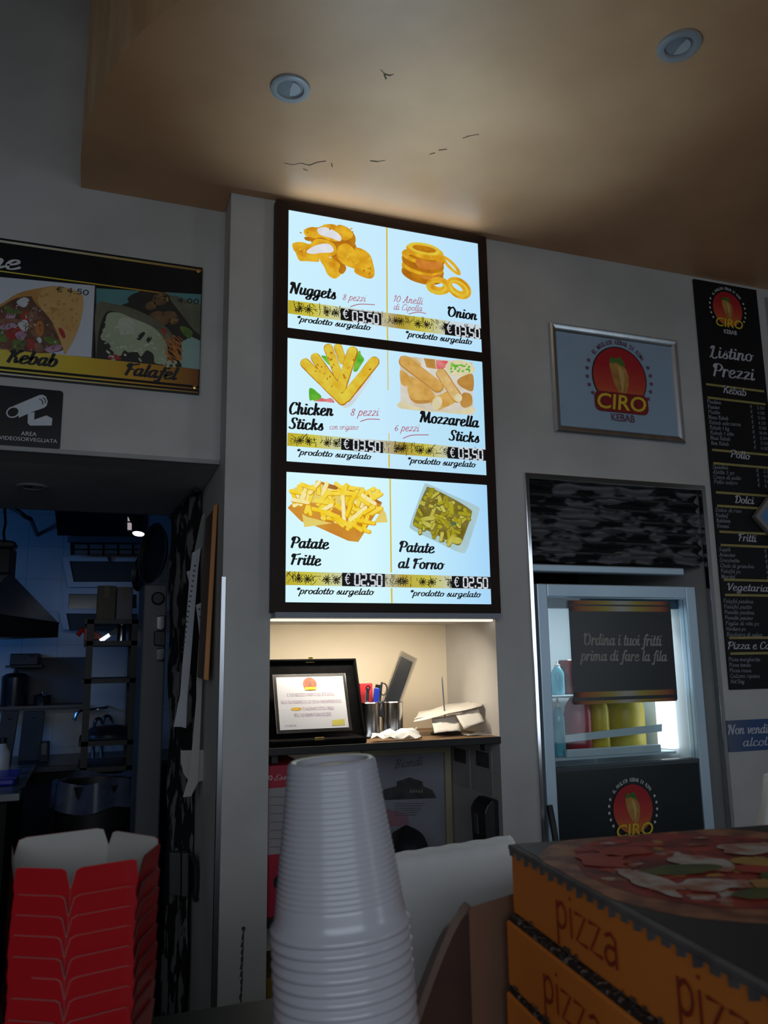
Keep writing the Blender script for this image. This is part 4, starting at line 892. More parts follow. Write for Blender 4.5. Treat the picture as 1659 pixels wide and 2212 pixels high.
mb = MB(); mb.box(wx0, wx1, .006, .038, az0+.08, wz0); lp = mb.build('lower_panel', pm('door_black_panel', (.008,.013,.015), (.012,.02,.022), 3, .25), fg)
mb = MB(); mb.box(wx0, wx1, .000, .016, wz0-.012, wz0); mb.build('panel_rail', pm('rail_dark', (.08,.10,.12)), fg)
logo(lp, wall_fr(.0058), (1367,1747), 53, False)
a = PY(1192,1758,-.02); h_ = []
for k in range(13): tt = k/12; h_.append((a.x+.004, -.002-.03*math.sin(math.pi*tt), a.z+.02-.30*tt))
mb = MB(); mb.tube(h_, .009, 10); mb.build('handle', black, door, True)
lt = em('fridge_tube', (.90,.97,1.0), (.90,.97,1.0), 3, 1.9)
p0 = PY(1442,1640,.1); p1 = PY(1478,1640,.1)
mb = MB(); mb.tube([((p0.x+p1.x)/2, .13, wz0+.02), ((p0.x+p1.x)/2, .13, wz1-.05)], (p1.x-p0.x)/2, 16); mb.build('light_tube', lt, fg, True)
mb = MB(); mb.box(wx0+.004, wx1-.004, .10, .5, wz0+.005, wz0+.012); mb.build('shelf', pm('fridge_shelf', (.6,.72,.78)), fg)
mb = MB(); z = PY(1210,1500,.2).z; mb.box(wx0-.02, wx1-.06, .10, .5, z-.006, z); mb.build('shelf', pm('fridge_shelf', (.6,.72,.78)), fg)
mb = MB(); mb.box(ax0+.03, ax1-.03, .05, .08, wz1-.03, wz1+.02); mb.build('inner_rail', pm('inner_rail_blue', (.05,.12,.18)), fg)
area('fridge_light', ((wx0+wx1)/2+.05, .12, wz1-.03), ((wx0+wx1)/2, .40, wz0), .3, .05, .95, (.88,.96,1.0), 170)
# what stands in the fridge
def bottle(px0, px1, pyb, pyt, Y, zb_, mat, capm, label, name='sauce_bottle', grp=None, capname='cap'):
    a, b = PY(px0, pyb, Y), PY(px1, pyb, Y); r = (b.x-a.x)/2; h = PY((px0+px1)/2, pyt, Y).z-zb_; cx = (a.x+b.x)/2
    t = thing(name, label, 'bottle', (cx, Y, zb_), grp)
    MB().lathe([(0,.0),(r*.92,.001),(r,.01),(r,h*.62),(r*.92,h*.72),(r*.5,h*.86),(r*.38,h*.9),(0,h*.9)], (cx, Y, zb_), 28).build('body', mat, t, True)
    MB().lathe([(r*.44,h*.88),(r*.44,h*.95),(r*.2,h*.97),(r*.12,h*1.06),(0,h*1.06)], (cx, Y, zb_), 20).build(capname, capm, t, True)
    return t
zsf = wz0+.012; zsu = PY(1210,1500,.2).z
redp = pm('red_squeeze_plastic', (.45,.02,.04), (.36,.012,.03), 10, .3); yelp = pm('yellow_squeeze_plastic', (.72,.55,.03), (.60,.44,.02), 10, .3); ochre = pm('ochre_plastic', (.46,.36,.02), (.62,.50,.08), 6, .35)
bottle(1226,1277,1625,1488,.20,zsf,redp,redp,'red squeeze bottle on the lower fridge shelf behind glass')
bottle(1278,1316,1625,1485,.20,zsf,yelp,yelp,'yellow squeeze bottle between the red and the ochre bottles in fridge')
bottle(1318,1389,1622,1480,.24,zsf,ochre,ochre,'wide ochre yellow bottle nearest the fridge light tube')
tealp = pm('clear_teal_plastic', (.10,.38,.48), (.20,.55,.66), 14, .12)
bottle(1194,1219,1500,1432,.18,zsu,tealp,white_m,'teal water bottle on the upper fridge shelf at the left','water_bottle')
bottle(1199,1222,1640,1512,.15,zsf,tealp,white_m,'tall teal water bottle at the left end of the lower fridge shelf','water_bottle')
a = PY(1229,1499,.2); can = thing('drink_can', 'dark red drink can on the upper fridge shelf half behind the black sign', 'can', (a.x, .2, zsu))
MB().lathe([(0,0),(.026,0),(.031,.008),(.031,.098),(.027,.108)], (a.x,.2,zsu), 24).build('can_body', pm('can_red', (.16,.012,.02), (.10,.01,.015), 12, .3, .4), can, True)
MB().lathe([(.027,.108),(.026,.110),(.025,.107),(0,.107)], (a.x,.2,zsu), 24).build('can_lid', alu, can, True)
# clear front of the shelf basket: two pale rails and a floor tray
bk = thing('shelf_basket', 'pale translucent plastic basket front holding the bottles in the fridge', 'basket', (1.4, .12, zsf))
for (y0, y1, y2, y3) in ((1588,1566,1598,1584),):
    a, b, c_, d_ = PY(1222,1588,.11), PY(1430,1564,.11), PY(1430,1580,.11), PY(1222,1604,.11)
    mb = MB(); mb.prism([a, b, c_, d_], (0,.004,0)); mb.build('rail', pm('basket_rail', (.62,.72,.76), (.55,.66,.70), 10, .3), bk)
a, b = PY(1222,1626,.11), PY(1426,1640,.11); mb = MB(); mb.box(a.x, b.x, .10, .115, zsf, zsf+.024); mb.build('front_lip', pm('basket_rail', (.62,.72,.76)), bk, bevel=.003)
# black paper sign stuck on the glass
q = [PY(*p, .013) for p in ((1229,1294),(1450,1302),(1462,1514),(1239,1517))]
ox0, ox1, oz1, oz0 = (q[0].x+q[3].x)/2, (q[1].x+q[2].x)/2, (q[0].z+q[1].z)/2, (q[2].z+q[3].z)/2
t = thing('paper_sign', 'black paper sign with grey script and orange stripes stuck on the fridge glass', 'sign', ((ox0+ox1)/2, .015, oz0))
fo = wall_fr(.0135)
mb = MB(); mb.box(ox0, ox1, .0135, .0155, oz0, oz1); mb.build('sheet', pm('sign_charcoal', (.018,.021,.026), (.035,.036,.04), 3, .3), t)
orun = grad('orange_yellow_run', [(0,(.04,.015,.01)),(.08,(.40,.10,.03)),(.35,(.46,.36,.05)),(.5,(.5,.5,.45)),(.65,(.46,.36,.05)),(.92,(.40,.10,.03)),(1,(.04,.015,.01))], 'X', rough=.4)
hgt = oz1-oz0
for f_, w_ in ((.945,.016),(1.0,.012),(.105,.016),(.02,.010)):
    z = oz0+hgt*f_; mb = MB(); mb.poly(fo, [(ox0+.004, z-w_), (ox1-.004, z-w_), (ox1-.004, z), (ox0+.004, z)], .0005); mb.build('orange_stripe', orun, t)
gscr = pm('sign_grey_print', (.40,.37,.34), (.34,.31,.29), 20, .5)
put(t, 'first_line', gscr, fo, 'Ordina i tuoi fritti', (1260,1393), (1428,1395), 15, .0006, .27, .4); put(t, 'second_line', gscr, fo, 'prima di fare la fila', (1254,1427), (1440,1428), 14, .0006, .27, .4)

# ================================================================== NICHE: SHELF AND WHAT STANDS ON IT
ZS = 1.2735
t = thing('niche_shelf', 'black edged brown shelf board across the niche under the lit recess', 'shelf', (.77, .1, ZS-.018))
mb = MB(); mb.box(XN0+.001, XN1-.001, -.004, .353, ZS-.016, ZS); mb.build('board', pm('shelf_brown', (.26,.15,.07), (.18,.10,.045), 6, .5, stretch=(1,6,6)), t)
mb = MB(); mb.box(XN0+.001, XN1-.001, -.010, -.004, ZS-.018, ZS+.001); mb.build('edge_band', black, t, bevel=.0015)
for x in (XN1-.03, XN0+.02):
    mb = MB(); mb.box(x-.008, x+.008, .02, .05, ZS-.04, ZS-.016); mb.build('bracket', black, t)
# open presentation case with its certificate
velvet = pm('black_velvet', (.003,.003,.0035), (.005,.005,.0055), 40, .95, spec=.08)
cx0, cx1 = XN0+.004, PY(793,1600,.0).x
cs = thing('presentation_case', 'open black presentation case with silver certificate plate on the niche shelf', 'plaque', ((cx0+cx1)/2, .08, ZS))
mb = MB(); mb.box(cx0, cx1, .0, .105, ZS+.0005, ZS+.017); mb.build('base_tray', velvet, cs, bevel=.004)
lean = V((0, math.sin(R(23)), math.cos(R(23))))
fl = Fr((cx0, .098, ZS+.012), (1,0,0), lean)
topv = fl.uv(700, 1429)[1]; rx = fl.uv(766, 1440)[0]
mb = MB()
def bx(fr, u0, u1, v0, v1, d0, d1, m=0):
    P_ = fr.P; mb.add([P_(u0,v0,d0),P_(u1,v0,d0),P_(u1,v1,d0),P_(u0,v1,d0),P_(u0,v0,d1),P_(u1,v0,d1),P_(u1,v1,d1),P_(u0,v1,d1)], [(0,3,2,1),(4,5,6,7),(0,1,5,4),(1,2,6,5),(2,3,7,6),(3,0,4,7)], m)
bx(fl, 0, rx, 0, topv, -.004, 0); bx(fl, 0, rx, topv-.006, topv, 0, .022); bx(fl, rx-.006, rx, 0, topv, 0, .022); bx(fl, 0, .006, 0, topv, 0, .022)
mb.build('lid', velvet, cs, bevel=.002)
b0 = PY(680,1581,.045); fp = Fr((0, .045, b0.z), (1,0,0), lean)
pq = [fp.uv(*p) for p in ((588,1457),(746,1454),(761,1578),(599,1585))]
u0, u1 = (pq[0][0]+pq[3][0])/2, (pq[1][0]+pq[2][0])/2; v1, v0 = (pq[0][1]+pq[1][1])/2, (pq[2][1]+pq[3][1])/2
mb = MB(); bx(fp, u0, u1, v0, v1, -.006, 0); plt = mb.build('certificate_plate', steel, cs, bevel=.001)
mb = MB(); bx(fp, u0+.009, u1-.009, v0+.009, v1-.009, 0, .0008); mb.build('certificate_face', pm('certificate_white', (.66,.68,.74), (.60,.62,.68), 4, .4), plt)
ring = fp.uv(669, 1478); 
mb = MB(); mb.ellipse(fp, ring, .0195, .0195, .0012, 0, None, 0, 24, px=False); mb.poly(fp, [(ring[0]-.006,ring[1]+.012),(ring[0]+.005,ring[1]+.01),(ring[0]+.004,ring[1]-.006),(ring[0]-.004,ring[1]-.004)], .0016, 0, 1); mb.poly(fp, [(ring[0]-.015,ring[1]-.017),(ring[0]+.017,ring[1]-.017),(ring[0]+.017,ring[1]-.009),(ring[0]-.015,ring[1]-.009)], .002, 0, 2)
mb.build('seal', [pm('seal_red', (.55,.10,.07), (.62,.20,.10), 30), meat2, yellowtxt], plt)
certp = pm('certificate_purple', (.42,.30,.40), (.36,.25,.36), 30, .6)
for s_, a, b in (('IL TUO NEGOZIO E INSERITO NEL SITO SOCIAL', (620,1505), (722,1503)), ('SULLA TUA PASSIONE E SU CIO CHE SAI FARE RAPPRESENTATO', (607,1521), (738,1518)), ('TI AUGURIAMO TUTTO IL MEGLIO', (654,1535), (722,1533)), ('PER IL TUO INDIMENTICABILE SUCCESSO', (636,1549), (716,1546)), ('OTTOBRE 2018', (616,1571), (640,1569))):
    putsans(plt, 'certificate_line', certp, fp, s_, a, b, 7 if s_[0] != 'O' else 4, .0012)
mb = MB(); c_ = fp.uv(640,1532); mb.ellipse(fp, c_, .0155, .0045, .0012, 0, None, 0, 20, px=False); mb.build('gold_word', pm('gold_word', (.62,.40,.03), (.5,.3,.03), 60), plt)
mb = MB(); q_ = [fp.uv(*p) for p in ((717,1556),(744,1553),(745,1566),(718,1568))]; mb.poly(fp, q_, .0012); mb.build('yellow_stamp', pm('stamp_yellow', (.58,.54,.10), (.50,.46,.08), 40), plt)
c_ = fl.P(fl.uv(668,1432)[0], topv, .012)
mb = MB(); mb.box(c_.x-.013, c_.x+.013, c_.y-.003, c_.y+.003, c_.z-.008, c_.z-.002); mb.box(c_.x-.005, c_.x+.007, c_.y-.004, c_.y+.002, c_.z-.002, c_.z+.011); mb.build('lid_clasp', gold, cs, bevel=.001)
c_ = PY(690,1596,-.002); mb = MB(); mb.box(c_.x-.013, c_.x+.013, -.004, .0, c_.z-.004, c_.z+.004); mb.build('base_clasp', gold, cs, bevel=.001)
# two steel cups
def pencup(px, label):
    c = PZ(px, 1579, ZS); c = V((c.x, .150, ZS)); c.x = PY(px, 1579, .150).x
    t = thing('pen_cup', label, 'pen holder', c, 'steel pen cups')
    MB().lathe([(0,.001),(.030,.001),(.0335,.004),(.0335,.006),(.0325,.010),(.0325,.093),(.0335,.095),(.0335,.098),(.031,.098),(.031,.006),(0,.006)], c, 40).build('cup_wall', steel, t, True)
    MB().lathe([(.0315,.0975),(.0330,.0995),(.0345,.0975),(.0330,.0955),(.0315,.0975)], c, 40).build('rim', chrome, t, True)
    return c
cA = pencup(796, 'brushed steel pen cup with red and blue things, next to the black case')
cB = pencup(847, 'brushed steel pen cup holding the black cutlery sleeve')
def slab(name, label, cat_, base, top, w, th, mat, bevel=.002):
    base, top = V(base), V(top); t_ = thing(name, label, cat_, base); mb = MB(); mb.bar(base, top, w, th, (0,1,0)); return t_, mb.build('body', mat, t_, bevel=bevel)
a = PY(791,1476,.155); slab('red_marker_box', 'red flat box standing in the left steel cup', 'box', (a.x, .155, ZS+.03), (a.x-.002, .155, a.z), .040, .012, pm('red_card', (.62,.03,.04), (.52,.02,.03), 12))
a = PY(815,1482,.145); t_, o_ = slab('lighter', 'blue lighter leaning at the right of the left steel cup', 'lighter', (a.x-.014, .145, ZS+.03), (a.x-.001, .145, a.z-.006), .016, .011, pm('blue_plastic', (.02,.05,.50), (.02,.04,.42), 12, .3))
mb = MB(); mb.bar((a.x-.001, .145, a.z-.005), (a.x+.001, .145, a.z+.004), .014, .009, (0,1,0)); mb.build('metal_top', chrome, t_)
a = PY(795,1486,.135); t_, o_ = slab('bottle_opener', 'silver steel opener standing in the left cup in front of the red box', 'opener', (a.x-.01, .135, ZS+.02), (a.x-.001, .135, a.z), .011, .003, steel, .001)
mb = MB(); mb.lathe([(.004,-.003),(.0075,-.003),(.0075,.003),(.004,.003),(.004,-.003)], (a.x-.001, .135, a.z), 20, ax=(0,1,0)); mb.build('eye', chrome, t_, True)
a = PY(825,1478,.15); t_ = thing('scissors', 'pair of scissors with black rings leaning between the two steel cups', 'scissors', (a.x-.012, .15, ZS+.02))
mb = MB(); mb.bar((a.x-.016,.15,ZS+.02), (a.x-.002,.15,a.z), .007, .003, (0,1,0)); mb.build('blade', steel, t_)
ringp = lambda cx_, cz_, r_: [(cx_+r_*.7*math.cos(k*math.pi/8), .15, cz_+r_*math.sin(k*math.pi/8)) for k in range(17)]
mb = MB(); mb.tube(ringp(a.x+.004, a.z-.014, .017), .0022, 6); mb.build('finger_ring', black, t_, True)
mb = MB(); mb.tube([(a.x-.001,.15,a.z-.004),(a.x,.15,a.z+.006)], .003, 8); mb.build('pivot', black, t_, True)
a0 = PY(849,1506,.15); a1 = PY(878,1424,.17); t_ = thing('cutlery_sleeve', 'black cutlery set in a clear plastic sleeve leaning out of the right steel cup', 'cutlery', (a0.x, .15, ZS+.02))
ax_ = (a1-a0); base = a0-ax_*.55
mb = MB(); mb.bar(base, a1, .044, .008, (0,1,0)); mb.build('black_cutlery', black, t_, bevel=.002)
mb = MB(); mb.bar(base+V((0,-.004,0)), a1+ax_*.12+V((.004,-.004,0)), .056, .002, (0,1,0)); mb.bar(base+V((0,.008,0)), a1+ax_*.12+V((.004,.008,0)), .056, .002, (0,1,0)); mb.build('clear_sleeve', glass('sleeve_film', (.90,.90,.89), .14, .15), t_)
# crumpled papers and the bill spike
def crumple(name, label, corners, amp, mat, seed, cat_='paper', nn=6, dy=0, grp=None):
    rnd = random.Random(seed); off = [[rnd.uniform(-amp, amp) for _ in range(nn+1)] for _ in range(nn+1)]
    c = [V(p) for p in corners]
    def fn(u, v):
        p = c[0].lerp(c[1], u).lerp(c[3].lerp(c[2], u), v); i, j = round(u*nn), round(v*nn)
        n_ = (c[1]-c[0]).cross(c[3]-c[0]).normalized()
        q_ = p+n_*off[j][i]+V((off[i][j]*.3, 0, off[j][i]*.2)); q_.z = max(q_.z, ZS+.0015); return q_
    mb = MB(); mb.grid(fn, nn, nn); o = mb.build(name, mat, None, True, angle=32)
    so = o.modifiers.new('thickness', 'SOLIDIFY'); so.thickness = .0006
    return tag(o, label, cat_, grp)
def cp(px, py, Y): return PY(px, py, Y)
receipt = pm('receipt_paper', (.70,.66,.60), (.78,.75,.70), 8, .7)
crumple('receipt', 'long bent receipt speared on top of the bill spike', [cp(893,1560,.10), cp(905,1538,.20), cp(1047,1508,.20), cp(1042,1524,.08)], .0022, receipt, 3, 'receipt')
crumple('receipt', 'flat receipt lying directly under the topmost one on the bill spike', [cp(893,1553,.12), cp(958,1522,.22), cp(1040,1512,.24), cp(1010,1535,.13)], .0022, receipt, 9, 'receipt')
crumple('receipt', 'white receipt curling down at the front left of the bill spike', [cp(938,1584,.05), cp(996,1578,.06), cp(990,1543,.13), cp(932,1550,.12)], .0022, receipt, 5, 'receipt')
crumple('receipt', 'white receipt curling down at the front right of the bill spike', [cp(985,1545,.09), cp(1032,1530,.10), cp(1046,1558,.05), cp(1002,1574,.04)], .0022, receipt, 6, 'receipt')
crumple('receipt', 'small flat receipt at the right end of the niche shelf', [V((PZ(1008,1590,ZS).x,.05,ZS+.002)), V((PZ(1062,1586,ZS).x,.04,ZS+.002)), V((PZ(1062,1586,ZS).x-.01,.10,ZS+.004)), V((PZ(1008,1590,ZS).x,.11,ZS+.003))], .002, receipt, 12, 'receipt')
crumple('crumpled_paper', 'crumpled white paper on the shelf in front of the two steel cups', [cp(800,1594,.012), cp(912,1592,.012), cp(900,1572,.05), cp(808,1582,.05)], .0055, paper, 8, 'paper', 8)
a = PY(960,1530,.14); b = PY(955,1461,.14)
t_ = thing('bill_spike', 'thin steel bill spike standing up through the pile of receipts', 'bill spike', (a.x, .14, ZS))
mb = MB(); mb.tube([(a.x+.003,.14,ZS+.01),(b.x,.14,b.z-.01),(b.x,.14,b.z)], [.0022,.0022,.0004], 8); mb.build('needle', pm('spike_blue_steel', (.12,.14,.18), (.2,.22,.26), 12, .3, .7), t_, True)
MB().lathe([(0,.001),(.045,.001),(.047,.004),(.040,.010),(.006,.013),(0,.013)], (a.x+.003,.14,ZS), 28).build('foot', black, t_, True)
mb = MB(); p_ = PZ(838,1589,ZS); mb.tube([(p_.x,.06,ZS+.006),(p_.x+.03,.055,ZS+.007),(p_.x+.055,.05,ZS+.006)], .005, 10); tag(mb.build('marker_pen', black, None, True), 'short black marker lying among the crumpled paper before the cups', 'pen')

# ================================================================== UNDER THE SHELF
zlow = PY(595,1988,.0).z
t = thing('lower_shelf', 'dark lower shelf in the niche under the tall red box file', 'shelf', (.77, .15, zlow-.02))
mb = MB(); mb.box(XN0+.001, XN1-.001, .0, .35, zlow-.014, zlow); mb.build('board', pm('shelf_dark', (.06,.055,.05), (.045,.04,.035), 8), t)
mb = MB(); mb.box(XN0+.001, XN1-.001, -.004, .0, zlow-.016, zlow+.001); mb.build('edge_band', blackmatt, t)
a, b = PY(577,1642,.02), PY(660,1642,.02)
bf = thing('box_file', 'tall red box file with pale label and finger hole at the left of the niche', 'box file', ((a.x+b.x)/2, .15, zlow))
fb_ = wall_fr(.02); bxm = pm('file_red', (.42,.012,.04), (.36,.01,.035), 8, .5)
xl_, xr_ = XN0+.004, b.x
ztop_ = min(a.z, ZS-.045)
mb = MB(); mb.box(xl_, xr_, .02, .30, zlow+.0005, ztop_); mb.build('body', bxm, bf, bevel=.003)
mb = MB(); mb.poly(fb_, [(xl_+.001, fb_.uv(596,1845)[1]), (xr_-.004, fb_.uv(596,1845)[1]), (xr_-.004, fb_.uv(596,1702)[1]), (xl_+.001, fb_.uv(596,1702)[1])], .0008); mb.build('label', pm('file_label', (.36,.33,.34), (.30,.28,.29), 8), bf)
for k in range(7):
    mb = MB(); y = 1722+k*18; mb.stroke(fb_, [fb_.uv(584,y), fb_.uv(600,y-1), fb_.uv(616,y)], .002, .0014); mb.build('label_rule', pm('label_grey', (.16,.15,.15)), bf)
mb = MB(); c_ = fb_.uv(604,1905); mb.ellipse(fb_, c_, .014, .015, .0010, 0, None, 0, 28, px=False); mb.ellipse(fb_, c_, .0165, .0175, .0008, 0, (.0138,.0148), 1, 28, px=False); mb.build('finger_hole', [blackmatt, steel], bf)
put(bf, 'maker_lettering', pm('file_pale', (.62,.5,.5)), fb_, 'Esse', (591,1686), (626,1682), 7, .0012, .2, .6, .3)
mb = MB(); mb.ellipse(fb_, (584,1680), 4.5, 5.5, .0012, 0, (2.4,3.2)); mb.build('maker_mark', pm('file_pale', (.62,.5,.5)), bf)
# framed print on the back wall of the niche
YR = .338; fr_ = wall_fr(YR)
gp = thing('framed_print', 'pale framed print of a domed building on the niche back wall below the shelf', 'picture', (.8, .35, 1.0))
u0, v1 = fr_.uv(815,1617); u1, _ = fr_.uv(973,1700); _, v0 = fr_.uv(880,1880)
u0 -= .05
frm = pm('cream_frame', (.40,.36,.24), (.34,.30,.20), 8)
for nm, (x0, x1, z0, z1) in (('frame_side', (u0, u0+.022, v0, v1)), ('frame_side', (u1-.022, u1, v0, v1)), ('frame_top', (u0+.022, u1-.022, v1-.022, v1)), ('frame_bottom', (u0+.022, u1-.022, v0, v0+.022))):
    mb = MB(); mb.box(x0, x1, YR-.012, .3535, z0, z1); mb.build(nm, frm, gp, bevel=.002)
mb = MB(); mb.box(u0+.02, u1-.02, YR, .3535, v0+.02, v1-.02); pr = mb.build('print', pm('print_grey', (.30,.30,.35), (.24,.24,.29), 5), gp)
put(pr, 'print_title', pm('print_purple', (.10,.06,.10)), fr_, 'Biondi', (850,1660), (911,1652), 11, .0008, .14, .6, .3)
mb = MB(); mb.polypx(fr_, [(815,1725),(830,1705),(857,1698),(857,1688),(885,1679),(912,1688),(914,1698),(934,1707),(942,1722),(942,1724),(815,1729)], .0008, 0, 0)
mb.build('building_picture', pm('print_black', (.03,.03,.035), (.06,.06,.06), 40), pr)
mb = MB()
for k in range(5): mb.polypx(fr_, [(884+k*6,1712),(887+k*6,1703),(890+k*6,1712)], .0014)
mb.build('print_lights', pm('print_light', (.22,.2,.18)), pr)
for k in range(6):
    mb = MB(); y = 1736+k*5; mb.stroke(fr_, [fr_.uv(852,y), fr_.uv(880,y-.3), fr_.uv(918-k*4,y-.6)], .0025, .0008); mb.build('print_line', pm('print_midgrey', (.14,.14,.16)), pr)
mb = MB(); mb.polypx(fr_, [(830,1745),(880,1760),(885,1785),(835,1785)], .0006); mb.build('print_pink_patch', pm('print_pink', (.34,.14,.18), (.28,.16,.2), 6), pr)
# photos and phone on the right cheek of the niche
fx = Fr((XN1, 0, 0), (0,-1,0), (0,0,1))
def pinned(p4, d4, label):
    q_ = [fx.uv(*p) for p in p4]; a0_, a1_ = min(p[0] for p in q_), max(p[0] for p in q_); b0_, b1_ = sum(p[1] for p in q_[2:])/2, sum(p[1] for p in q_[:2])/2
    o_ = thing('pinned_photo', label, 'photo', fx.P((a0_+a1_)/2, b0_, 0))
    m_ = MB(); m_.poly(fx, [(a0_,b0_),(a1_,b0_),(a1_,b1_),(a0_,b1_)], .0015, .0013); m_.build('sheet', pm('photo_sheet', (.42,.41,.40), (.38,.37,.36), 6), o_)
    q_ = [fx.uv(*p) for p in d4]; a0_, a1_ = min(p[0] for p in q_), max(p[0] for p in q_); b0_, b1_ = sum(p[1] for p in q_[2:])/2, sum(p[1] for p in q_[:2])/2
    m_ = MB(); m_.poly(fx, [(a0_,b0_),(a1_,b0_),(a1_,b1_),(a0_,b1_)], .0021); m_.build('image', pm('photo_dark_image', (.05,.05,.05), (.09,.085,.08), 20), o_)
pinned(((978,1614),(1014,1616),(1014,1700),(978,1694)), ((982,1616),(1007,1619),(1007,1649),(982,1644)), 'pale sheet with dark photo on the niche side wall near the back corner')
pinned(((1021,1616),(1062,1620),(1062,1718),(1021,1708)), ((1030,1621),(1057,1627),(1057,1660),(1030,1653)), 'pale sheet with dark photo on the niche side wall near the front edge')
ph = thing('wall_phone', 'black wall phone with grey key strip on the right cheek of the niche', 'phone', (XN1, .06, 1.05))
q0, q1 = fx.uv(1081,1724), fx.uv(1041,1780); zz1, zz0 = fx.uv(1065,1724)[1], fx.uv(1072,1834)[1]; yy = [fx.uv(1079,1780)[0], fx.uv(1048,1780)[0]]
ya, yb = max(yy), min(yy)
pr_ = [(0,0),(0,.030),(.012,.042),(.10,.046),(.118,.036),(.13,.02),(.13,0)]
mb = MB(); hgt = zz1-zz0; pts = []
for v_, d in pr_: pts.append(fx.P(ya, zz0+hgt*v_/.13, d))
mb.prism(pts, fx.ux*(yb-ya)); mb.build('housing', black, ph, bevel=.004)
mb = MB(); mb.prism([fx.P(ya-.012+(yb-ya)*.35, zz0+hgt*v, .0475) for v in (.3,)]+[fx.P(ya-.012+(yb-ya)*.6, zz0+hgt*.3, .0475), fx.P(ya-.012+(yb-ya)*.6, zz0+hgt*.7, .0475), fx.P(ya-.012+(yb-ya)*.35, zz0+hgt*.7, .0475)], fx.n*-.006); mb.build('key_strip', pm('key_grey', (.09,.09,.095)), ph)
# dark bag heap
zc_ = PY(900,1856,.12).z
def heap(px0, px1, pyt, pyb, Y, D, seed, nm, mat, label, cat_, bmp=.18):
    a, b = PY(px0, pyb, Y), PY(px1, pyb, Y); h = PY((px0+px1)/2, pyt, Y).z-a.z; rnd = random.Random(seed); c = ((a.x+b.x)/2, Y+D/2, a.z); rx_ = (b.x-a.x)/2
    rr = [[1+rnd.uniform(-bmp, bmp) for _ in range(20)] for _ in range(11)]
    def fn(u, v):
        th = 2*math.pi*u; k = rr[int(v*10)][int(u*20) % 20]; e = (1-v**2.6)**.5 if v < 1 else 0
        return (c[0]+rx_*math.cos(th)*max(e,.02)*k, c[1]+D/2*math.sin(th)*max(e,.02)*k, c[2]+h*v*(1 if v > .9 else k**.3))
    m_ = MB(); m_.grid(fn, 20, 10); o_ = m_.build(nm, mat, None, True, angle=60); sb = o_.modifiers.new('soft', 'SUBSURF'); sb.levels = 1; sb.render_levels = 1
    return tag(o_, label, cat_)
heap(850, 968, 1797, 1985, .06, .20, 4, 'cloth_bag', pm('black_cloth', (.010,.011,.016), (.018,.020,.030), 12, .6), 'black cloth bag slumped on the lower niche shelf behind the white pack', 'bag', .10)
# things below the lower shelf
zb_ = PY(590,2158,.05).z
t = thing('base_shelf', 'black bottom shelf of the niche seen left of the cup stack', 'shelf', (.77, .15, zb_-.03))
mb = MB(); mb.box(XN0+.001, XN1-.001, .0, .35, zb_-.03, zb_); mb.build('board', blackmatt, t)
a, b = PY(572,2140,.03), PY(640,2140,.03)
t = thing('yellow_box', 'flat yellow printed box on the bottom niche shelf', 'box', (a.x+.05, .12, zb_))
mb = MB(); mb.box(XN0+.006, XN0+.16, .03, .22, zb_+.0005, PY(590,2112,.03).z); mb.build('carton', pm('box_yellow', (.30,.20,.02), (.22,.15,.02), 12), t, bevel=.002)
mb = MB(); z = PY(590,2130,.03).z; mb.box(XN0+.02, XN0+.12, .0292, .03, z-.006, z+.006); mb.build('print_band', pm('box_brown_print', (.12,.07,.02)), t)

# ================================================================== KITCHEN BEHIND THE DOORWAY
def tiles(name, c1, c2, grout, sx, sz):
    m = bpy.data.materials.new(name); m.use_nodes = True; nt = m.node_tree; N = nt.nodes; b = N['Principled BSDF']
    tc = N.new('ShaderNodeTexCoord'); mp = N.new('ShaderNodeMapping'); mp.inputs['Rotation'].default_value = (R(90), 0, 0); br = N.new('ShaderNodeTexBrick')
    br.offset = 0; br.inputs['Color1'].default_value = (*c1, 1); br.inputs['Color2'].default_value = (*c2, 1); br.inputs['Mortar'].default_value = (*grout, 1)
    br.inputs['Scale'].default_value = 1; br.inputs['Brick Width'].default_value = sx; br.inputs['Row Height'].default_value = sz; br.inputs['Mortar Size'].default_value = .003
    nt.links.new(tc.outputs['Object'], mp.inputs[0]); nt.links.new(mp.outputs[0], br.inputs[0]); nt.links.new(br.outputs[0], b.inputs['Base Color']); b.inputs['Roughness'].default_value = .3
    return m
tile = tiles('kitchen_tile', (.50,.54,.58), (.48,.52,.56), (.36,.39,.42), .2, .2)
YK = 3.2
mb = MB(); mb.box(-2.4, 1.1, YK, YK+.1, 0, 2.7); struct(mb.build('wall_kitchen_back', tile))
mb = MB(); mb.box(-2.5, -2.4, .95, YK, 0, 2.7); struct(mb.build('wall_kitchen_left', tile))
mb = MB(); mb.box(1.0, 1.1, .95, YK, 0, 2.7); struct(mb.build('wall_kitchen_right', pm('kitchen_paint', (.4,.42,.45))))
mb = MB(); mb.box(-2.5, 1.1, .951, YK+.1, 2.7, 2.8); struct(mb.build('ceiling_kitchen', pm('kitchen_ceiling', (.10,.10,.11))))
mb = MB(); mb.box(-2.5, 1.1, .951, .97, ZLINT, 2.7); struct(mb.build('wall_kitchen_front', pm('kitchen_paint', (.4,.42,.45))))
area('kitchen_blue_light', (-1.2, 2.0, 1.75), (-.1, 3.2, 1.2), .5, .3, 2.5, (.09, .36, 1.0))
def kp(mb, pts, Y, dep, m=0): return mb.prism([PY(x, y, Y) for x, y in pts], (0, dep, 0), m)
wf = pm('window_frame_white', (.62,.66,.72), (.56,.60,.66), 8, .4); pane = pm('dark_pane', (.015,.018,.022), (.022,.026,.03), 4, .15)
win = thing('hopper_window', 'white framed hopper window with tilted sash on the kitchen back wall', 'window', (-.2, YK, 1.5)); win['kind'] = 'structure'; win.name = 'window_1'; del win['label']; del win['category']
